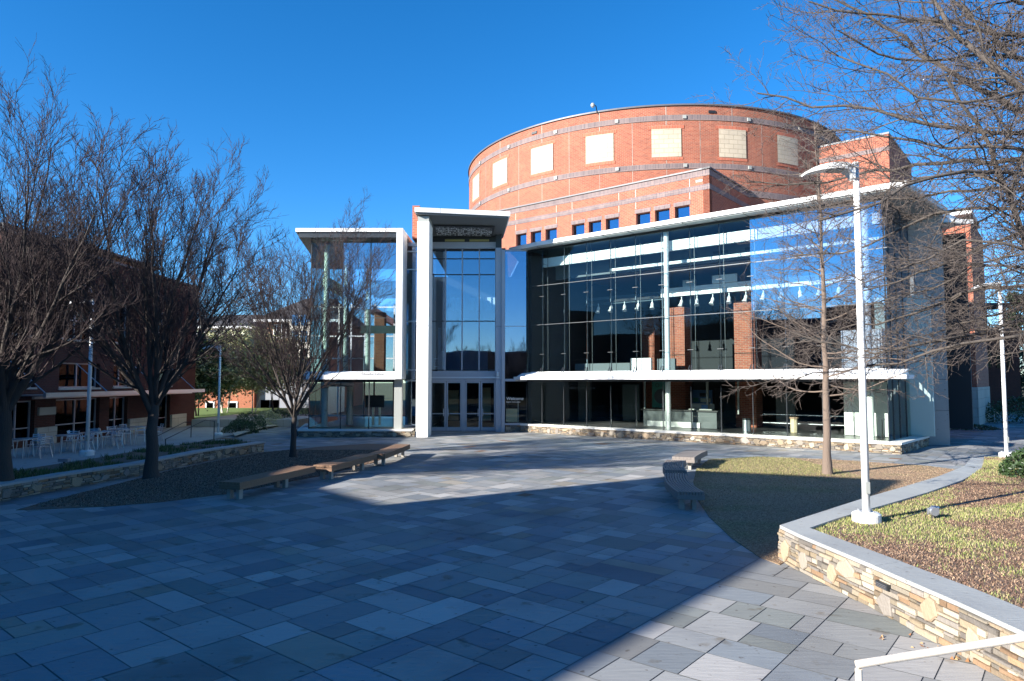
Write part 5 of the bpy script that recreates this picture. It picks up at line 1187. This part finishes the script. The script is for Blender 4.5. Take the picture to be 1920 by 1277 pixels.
b_ = Vector(G(1625, 978, .53))
lamp('white lamp post at the far end of the raised bed, near the concrete wall', (*G(1888, 857, .37)[:2], .37), H=6.1)
lamp('lamp post in shade before the left brick building and cafe tables', (*G(163, 853, .36)[:2], .36), H=5.6)
lamp('distant slim lamp post beside the olive leaved tree', tuple(G(409, 817)), H=5.0)

# ============================================================ BENCHES
def bench(label, p0, p1, wdt, side, curve=0.0, wood='bench_wood', slats=False, legpos=(.12, .62), grp='slat benches around the plaza'):
    p0 = Vector(p0[:2]); p1 = Vector(p1[:2]); L = (p1 - p0).length; u = (p1 - p0) / L; w = Vector((-u.y, u.x)) * side
    t = thing('plaza_bench', label, 'bench', (p0.x, p0.y, 0), grp)
    def at(s, d): q = p0 + u * s + w * (d + curve * 4 * (s / L) * (1 - s / L)); return (q.x, q.y)
    n = 8; ns = 9 if slats else 6; gap = .018 if slats else .008; sw = wdt / ns
    mb = MB()
    for k in range(ns):
        d0 = k * sw + gap / 2; d1 = (k + 1) * sw - gap / 2
        for q in range(n):
            s0, s1 = L * q / n, L * (q + 1) / n
            A, B, C_, D_ = at(s0, d0), at(s1, d0), at(s1, d1), at(s0, d1)
            z0_, z1_ = .38, .45
            mb.quad((*A, z1_), (*B, z1_), (*C_, z1_), (*D_, z1_)); mb.quad((*D_, z0_), (*C_, z0_), (*B, z0_), (*A, z0_)); mb.quad((*A, z0_), (*B, z0_), (*B, z1_), (*A, z1_)); mb.quad((*C_, z0_), (*D_, z0_), (*D_, z1_), (*C_, z1_))
            if q == 0: mb.quad((*D_, z0_), (*A, z0_), (*A, z1_), (*D_, z1_))
            if q == n - 1: mb.quad((*B, z0_), (*C_, z0_), (*C_, z1_), (*B, z1_))
    mb.build('seat', M[wood], t)
    mb = MB()
    for q in range(n):
        s0, s1 = L * q / n, L * (q + 1) / n
        for d0, d1 in ((.0, .05), (wdt - .05, wdt)):
            mb.prism([at(s0 + .001, d0), at(s1, d0), at(s1, d1), at(s0 + .001, d1)], .27, .378)
    mb.prism([at(.0, .051), at(.06, .051), at(.06, wdt - .051), at(.0, wdt - .051)], .27, .377); mb.prism([at(L - .06, .051), at(L, .051), at(L, wdt - .051), at(L - .06, wdt - .051)], .27, .377)
    mb.build('apron', M[wood], t)
    for f in legpos:
        for d in (wdt * .28, wdt * .72):
            s = L * f; mb = MB(); mb.prism([at(s - .07, d - .05), at(s + .07, d - .05), at(s + .07, d + .05), at(s - .07, d + .05)], 0, .376); mb.build('leg', M['bench_stone'], t)
    return t
bench('nearest long wooden bench on the left mulch edge', G(452, 915), G(592, 888) if False else (-6.75, 23.0), .62, 1, legpos=(.05, .78)) if False else None
bA0 = G(458, 917); bA1 = G(583, 888)
# top-surface corner pixels of the three left benches
def btop(a, b, c): return G(*a, .45), G(*b, .45), G(*c, .45)
for lab, f0, f1, wdt, lp in (('nearest and longest wooden bench on the left, all in shade', (450, 905), (592, 874), .62, (.06, .62)),
                         ('middle wooden bench of the left row with pale weathered top', (622, 873), (708, 851), .62, (.08, .72)),
                         ('farthest wooden bench of the left row, nearest the glass doors', (722, 851), (769, 833), .62, (.1, .85))):
    bench(lab, G(*f0, .45), G(*f1, .45), wdt, 1, curve=-.03, legpos=lp)
bench('nearest slatted grey bench of the right row', G(1270, 922, .45), G(1246, 887, .45), .62, -1, curve=-.12, wood='bench_grey', slats=True, legpos=(.1, .85))
bench('middle curved slatted bench of the right row', G(1247, 881, .45), G(1250, 862, .45), .62, -1, curve=-.10, wood='bench_grey', slats=True, legpos=(.15, .85))
bench('farthest dark bench of the right row, lit by the sun', G(1260, 856, .45), G(1288, 843, .45), .75, -1, curve=-.04, wood='bench_grey', slats=False, legpos=(.15, .85))

# ============================================================ CAFE FURNITURE
def chair_mesh():
    t = thing('cafe_chair', 'silver metal cafe chair on the shaded terrace', 'chair', (0, 0, 0), 'cafe chairs on the terrace')
    mb = MB(); mb.prism([(-.21, -.2), (.21, -.2), (.2, .22), (-.2, .22)], .43, .455); mb.build('seat', M['alu'], t)
    mb = MB()
    for k in range(4): z = .58 + k * .075; mb.tube([(-.21, -.24 - k * .012, z), (-.1, -.28 - k * .012, z), (.1, -.28 - k * .012, z), (.21, -.24 - k * .012, z)], .018, 5)
    mb.build('backrest', M['alu'], t)
    for sx in (-1, 1):
        mb = MB(); mb.tube([(sx * .27, .27, 0), (sx * .25, .2, .66), (sx * .25, -.05, .69), (sx * .23, -.24, .66)], .016, 6); mb.build('leg', M['alu'], t)
        mb = MB(); mb.tube([(sx * .25, -.32, 0), (sx * .22, -.2, .45), (sx * .22, -.29, .84)], .016, 6); mb.build('leg', M['alu'], t)
    return t
def table_mesh():
    t = thing('cafe_table', 'round silver cafe table', 'table', (0, 0, 0), 'cafe tables on the terrace')
    mb = MB(); mb.tube([(0, 0, .71), (0, 0, .74)], .42, 20); mb.build('top', M['alu'], t)
    for k in range(4):
        a = k * math.pi / 2 + .4; mb = MB(); mb.tube([(.3 * math.cos(a), .3 * math.sin(a), 0), (.24 * math.cos(a), .24 * math.sin(a), .71)], .018, 6); mb.build('leg', M['alu'], t)
    return t
ch0 = chair_mesh(); tb0 = table_mesh(); first = [True, True]
spots = [(46, 862), (125, 853), (178, 846), (232, 839), (262, 832)]
where = ['leftmost on the terrace by the brick pier', 'second from the left, left of the lamp post', 'just right of the shaded lamp post', 'fourth from the left in front of the shop window', 'farthest, nearest the entrance door']
chw = ['left', 'far', 'right']
for k, (px, py) in enumerate(spots):
    c = G(px, py - 4, .05)
    tbo = tb0 if first[1] else copy_tree(tb0); first[1] = False; tbo.location = (c.x, c.y, .05); tbo.rotation_euler[2] = k
    tbo['label'] = 'round silver cafe table, ' + where[k]
    for q, (ang) in enumerate((3.3 + k * .2, 1.7 + k * .3, -.2 + k * .25)):
        o = ch0 if first[0] else copy_tree(ch0); first[0] = False
        dx, dy = math.cos(ang) * .72, math.sin(ang) * .72; o.location = (c.x + dx, c.y + dy, .05); o.rotation_euler[2] = math.atan2(-dy, -dx) - math.pi / 2 + random.uniform(-.3, .3)
        o['label'] = 'silver chair on the %s side of the cafe table %s' % (chw[q], ['at far left', 'left of the lamp post', 'right of the lamp post', 'before the shop window', 'nearest the door'][k])
mb = MB(); mb.poly([(LBX + .15, 20, .05), (-15.6, 20, .05), (-14.9, 26.5, .05), (-15.2, 31, .05), (-15.4, 37, .05), (-15.6, 44, .05), (LBX + .15, 44, .05)])
struct(mb.build('terrace_paving', M['concrete'], origin=(0, 0, 0)))

# handrails left
def rail(label, pts, zt, m='alu', r=.022):
    t = thing('handrail', label, 'handrail', tuple(pts[0]))
    mb = MB(); mb.tube([(p[0], p[1], z) for p, z in zip(pts, zt)], r, 8); mb.build('top_rail', M[m], t)
    for p, z in ((pts[0], zt[0]), (pts[-1], zt[-1])): mb = MB(); mb.tube([(p[0], p[1], 0), (p[0], p[1], z)], r, 8); mb.build('post', M[m], t)
rail('thin dark handrail with level end near the olive tree', [G(401, 828), G(384, 824), G(310, 838)], [1.0, 1.0, .35], 'dark_frame')
rail('thin dark handrail left of the other one on the terrace steps', [G(358, 822), G(345, 822), G(290, 832)], [.85, .85, .3], 'dark_frame')
rail('short dark handrail beyond the far right lamp post', [G(1865, 792), G(1875, 790)], [1.0, .4], 'alu')
# foreground stair rail
p0 = P(1606, 1246, 4.3); p1 = P(1940, 1192, 4.25)
hr = thing('stair_handrail', 'chipped cream painted pipe handrail with rust in the near right corner', 'handrail', (p0.x, p0.y, 0))
mb = MB(); d_ = (p1 - p0); mb.tube([p0 + d_ * t for t in (0, .02, .3, .6, 1.0, 1.5)], .024, 14); mb.build('top_rail', M['rail'], hr)
mb = MB(); mb.tube([(p0.x + .012, p0.y, 0), (p0.x + .012, p0.y, p0.z - .026)], .021, 12); mb.build('post', M['rail'], hr)
mb = MB(); q = p0 + d_ * 1.5; mb.tube([(q.x - .05, q.y, 0), (q.x - .05, q.y, q.z - .03)], .021, 12); mb.build('post', M['rail'], hr)

# bed fittings, and the strip drawn as the post shadow
fl = G(1750, 972, .53); t = thing('ground_floodlight', 'small grey landscape floodlight standing in the grass bed', 'light', tuple(fl))
mb = MB(); mb.tube([(fl.x, fl.y, .5), (fl.x, fl.y, .62)], .03, 8); mb.build('stake', M['black'], t)
mb = MB(); mb.tube([(fl.x, fl.y - .07, .66), (fl.x, fl.y + .0, .66), (fl.x, fl.y + .09, .66)], [.075, .085, .05], 12); mb.build('lamp_body', M['alu'], t)
mb = MB(); mb.box(fl.x - .1, fl.y - .02, .6, fl.x - .088, fl.y + .02, .72); mb.box(fl.x + .088, fl.y - .02, .6, fl.x + .1, fl.y + .02, .72); mb.build('bracket', M['alu'], t)
fl2 = G(1753, 953, .53); mb = MB(); mb.tube([(fl2.x, fl2.y, .53), (fl2.x, fl2.y, .57)], [.09, .07], 12); tag(mb.build('valve_cover', M['alu']), 'small pale round cover in the grass behind the floodlight', 'cover')
cb = [G(x, y, .545) for x, y in ((1690, 972), (1730, 960), (1770, 952), (1830, 940), (1880, 931), (1925, 922))]  # dark tube laid along the lamp post's shadow line, painting that shadow
mb = MB(); mb.tube(cb, .012, 6); tag(mb.build('post_shadow_strip', M['black']), 'thin black cable drawn as the lamp post shadow across the raised grass bed', 'streak')
fl = G(120, 868, .36); t = thing('ground_floodlight', 'small dark floodlight lying in the shaded planter on the left', 'light', tuple(fl))
mb = MB(); mb.box(fl.x - .16, fl.y - .08, .4, fl.x + .16, fl.y + .08, .5); mb.build('lamp_body', M['grey_metal'], t); mb = MB(); mb.tube([(fl.x, fl.y, .34), (fl.x, fl.y, .4)], .03, 6); mb.build('stake', M['black'], t)

# ============================================================ GRASS, CHIPS
def inside(poly, x, y):
    poly = [(p[0], p[1]) for p in poly]; c = np.zeros(len(x), bool); j = len(poly) - 1
    for i in range(len(poly)):
        xi, yi = poly[i]; xj, yj = poly[j]; m_ = ((yi > y) != (yj > y)) & (x < (xj - xi) * (y - yi) / (yj - yi + 1e-12) + xi); c ^= m_; j = i
    return c
def fbm(x, y, s, seed):
    r = np.random.default_rng(seed); v = 0; amp = 1.0
    for k in range(4):
        g = r.uniform(-1, 1, (128, 128)); th = r.uniform(0, 6.28); f = s * 2.1 ** k
        u = (x * math.cos(th) - y * math.sin(th)) * f + 500; w = (x * math.sin(th) + y * math.cos(th)) * f + 500
        i = np.floor(u).astype(int); j = np.floor(w).astype(int); a = u - i; b = w - j; a = a * a * (3 - 2 * a); b = b * b * (3 - 2 * b)
        G_ = lambda p, q: g[p % 128, q % 128]
        v = v + amp * ((G_(i, j) * (1 - a) + G_(i + 1, j) * a) * (1 - b) + (G_(i, j + 1) * (1 - a) + G_(i + 1, j + 1) * a) * b); amp *= .6
    return v
def blades(name, x, y, z, h, w, cols, seed, m='blade', lean=.7):
    r = np.random.default_rng(seed); N = len(x); az = r.uniform(0, 6.28, N); d = np.stack([np.cos(az), np.sin(az), np.zeros(N)], -1); ln = r.uniform(0, lean, N)[:, None]; az2 = az + 1.57 + r.normal(0, .6, N)
    p_ = np.stack([x, y, z], -1); hh = (h * r.uniform(.4, 1.3, N))[:, None]; e = np.stack([np.cos(az2), np.sin(az2), np.zeros(N)], -1) * hh * ln + np.array([0, 0, 1.0]) * hh
    V = np.stack([p_ - d * w, p_ + d * w, p_ + e], 1).reshape(-1, 3); me = bpy.data.meshes.new(name); me.vertices.add(N * 3); me.vertices.foreach_set('co', V.ravel()); me.loops.add(N * 3); me.loops.foreach_set('vertex_index', np.arange(N * 3, dtype=np.int32)); me.polygons.add(N); me.polygons.foreach_set('loop_start', np.arange(0, N * 3, 3, dtype=np.int32))
    at = me.color_attributes.new('Col', 'FLOAT_COLOR', 'CORNER'); at.data.foreach_set('color', np.repeat(np.concatenate([cols, np.ones((N, 1))], 1), 3, axis=0).ravel()); me.materials.append(M[m]); me.update(calc_edges=True)
    o = bpy.data.objects.new(name, me); COL.objects.link(o); o['kind'] = 'stuff'; return o
def palette(r, N, lst): a = np.array(lst)[r.integers(0, len(lst), N)]; return a * r.uniform(.7, 1.3, (N, 1))
r = np.random.default_rng(9)
# raised bed grass
n = 620000; x = r.uniform(4, 24, n); y = r.uniform(6.5, 27, n); keep = r.uniform(0, 1, n) < np.clip(14 / y, .4, 1) ; x, y = x[keep], y[keep]
k = inside(BED, x, y) & (np.abs(x / y) < .85); x, y = x[k], y[k]; f = fbm(x, y, .6, 3) * 1.1 + .08; g = f + r.normal(0, .3, len(x)) > .0
gx, gy = x[g], y[g]; blades('bed_grass', gx, gy, np.where(gy < 20, .53, .53 - .16 * np.minimum(1, (gy - 20) / 5)), .038, .006, palette(r, len(gx), [(.17, .22, .045), (.25, .27, .07), (.36, .31, .15), (.12, .18, .03), (.30, .25, .12), (.32, .27, .14)]), 4)
cx, cy = x[~g][:60000], y[~g][:60000]; blades('mulch_chips', cx, cy, np.where(cy < 20, .53, .53 - .16 * np.minimum(1, (cy - 20) / 5)), .025, .011, palette(r, len(cx), [(.16, .09, .06), (.10, .06, .045), (.22, .15, .1), (.3, .2, .13)]), 5, 'chip', 1.6)
# lawn
n = 260000; x = r.uniform(3.5, 17, n); y = r.uniform(11, 28, n); k = inside(lawn_r, x, y); x, y = x[k], y[k]; f = fbm(x, y, .5, 13) * .5 + (y - 21.8 - (x - 7) * .1) * .5 + r.normal(0, .35, len(x)); g = (f > 0) & (x < 11)
blades('lawn_grass', x[g], y[g], np.full(g.sum(), .01), .04, .006, palette(r, g.sum(), [(.16, .17, .05), (.26, .23, .09), (.3, .24, .12), (.12, .15, .04)]), 6)
g2 = (~g) & (r.uniform(0, 1, len(x)) < .5); blades('lawn_straw', x[g2], y[g2], np.full(g2.sum(), .01), .02, .009, palette(r, g2.sum(), [(.36, .24, .15), (.26, .16, .1), (.42, .32, .2)]), 7, 'chip', 1.6)
n = 120000; x = r.uniform(-14, -3, n); y = r.uniform(16.5, 30, n); k = inside(mul_l, x, y); x, y = x[k], y[k]
blades('mulch_litter', x, y, np.full(len(x), .012), .022, .012, palette(r, len(x), [(.14, .085, .06), (.09, .055, .04), (.24, .17, .12), (.3, .22, .15)]), 15, 'chip', 1.6)
# planter ground cover on the left
n = 90000; x = r.uniform(-24, -9, n); y = r.uniform(16, 34, n); k = inside(lbed, x, y); x, y = x[k], y[k]; f = fbm(x, y, .6, 23); g = (f > .1) & (x > -17)
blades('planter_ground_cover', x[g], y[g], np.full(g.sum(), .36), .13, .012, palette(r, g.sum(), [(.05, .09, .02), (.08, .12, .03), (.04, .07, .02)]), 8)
# green bank in the distance
bk_ = [P(350, 786, 48), P(500, 786, 46), P(600, 782, 50), P(600, 775, 58), P(345, 775, 58)]
mb = MB(); mb.prism([(p.x, p.y) for p in bk_], -.02, [.25, .25, .3, .75, .75]); M['bank'] = mat('green bank', (.05, .10, .02), .95, color2=(.12, .2, .04), scale=5, bump=.8)
struct(mb.build('grass_bank', M['bank'], origin=(0, 0, 0)))
mb = MB(); mb.prism([(-21, 45.0), (-14.0, 45.0), (-13.2, 52), (-21, 52)], .02, .5); tag(mb.build('low_planter_wall', M['limestone']), 'low pale stone edging wall under the green bank', 'wall')
mb = MB(); e0 = [G(440, 822), G(490, 806), G(560, 795), G(600, 789)]; e1 = [G(436, 818), G(484, 803), G(556, 792), G(598, 787)]
cap_strip(mb, [Vector((p.x, p.y, 0)) for p in e0], [Vector((p.x, p.y, 0)) for p in e1], [.16] * 4); tag(mb.build('path_kerb', M['limestone']), 'pale curved kerb beside the path to the far buildings', 'kerb')
# leaf litter on the paving
lx = r.uniform(3.6, 6, 500); ly = r.uniform(4.6, 8.4, 500); d = np.abs((lx - 5.35) * .8 + (ly - 7.0) * .5) < .28 
blades('fallen_leaves', lx[d], ly[d], np.full(d.sum(), .006), .03, .02, palette(r, d.sum(), [(.32, .15, .06), (.2, .09, .04), (.4, .25, .12)]), 12, 'chip', 2.0)
for o in bpy.data.objects:
    if '_w' in o: del o['_w']
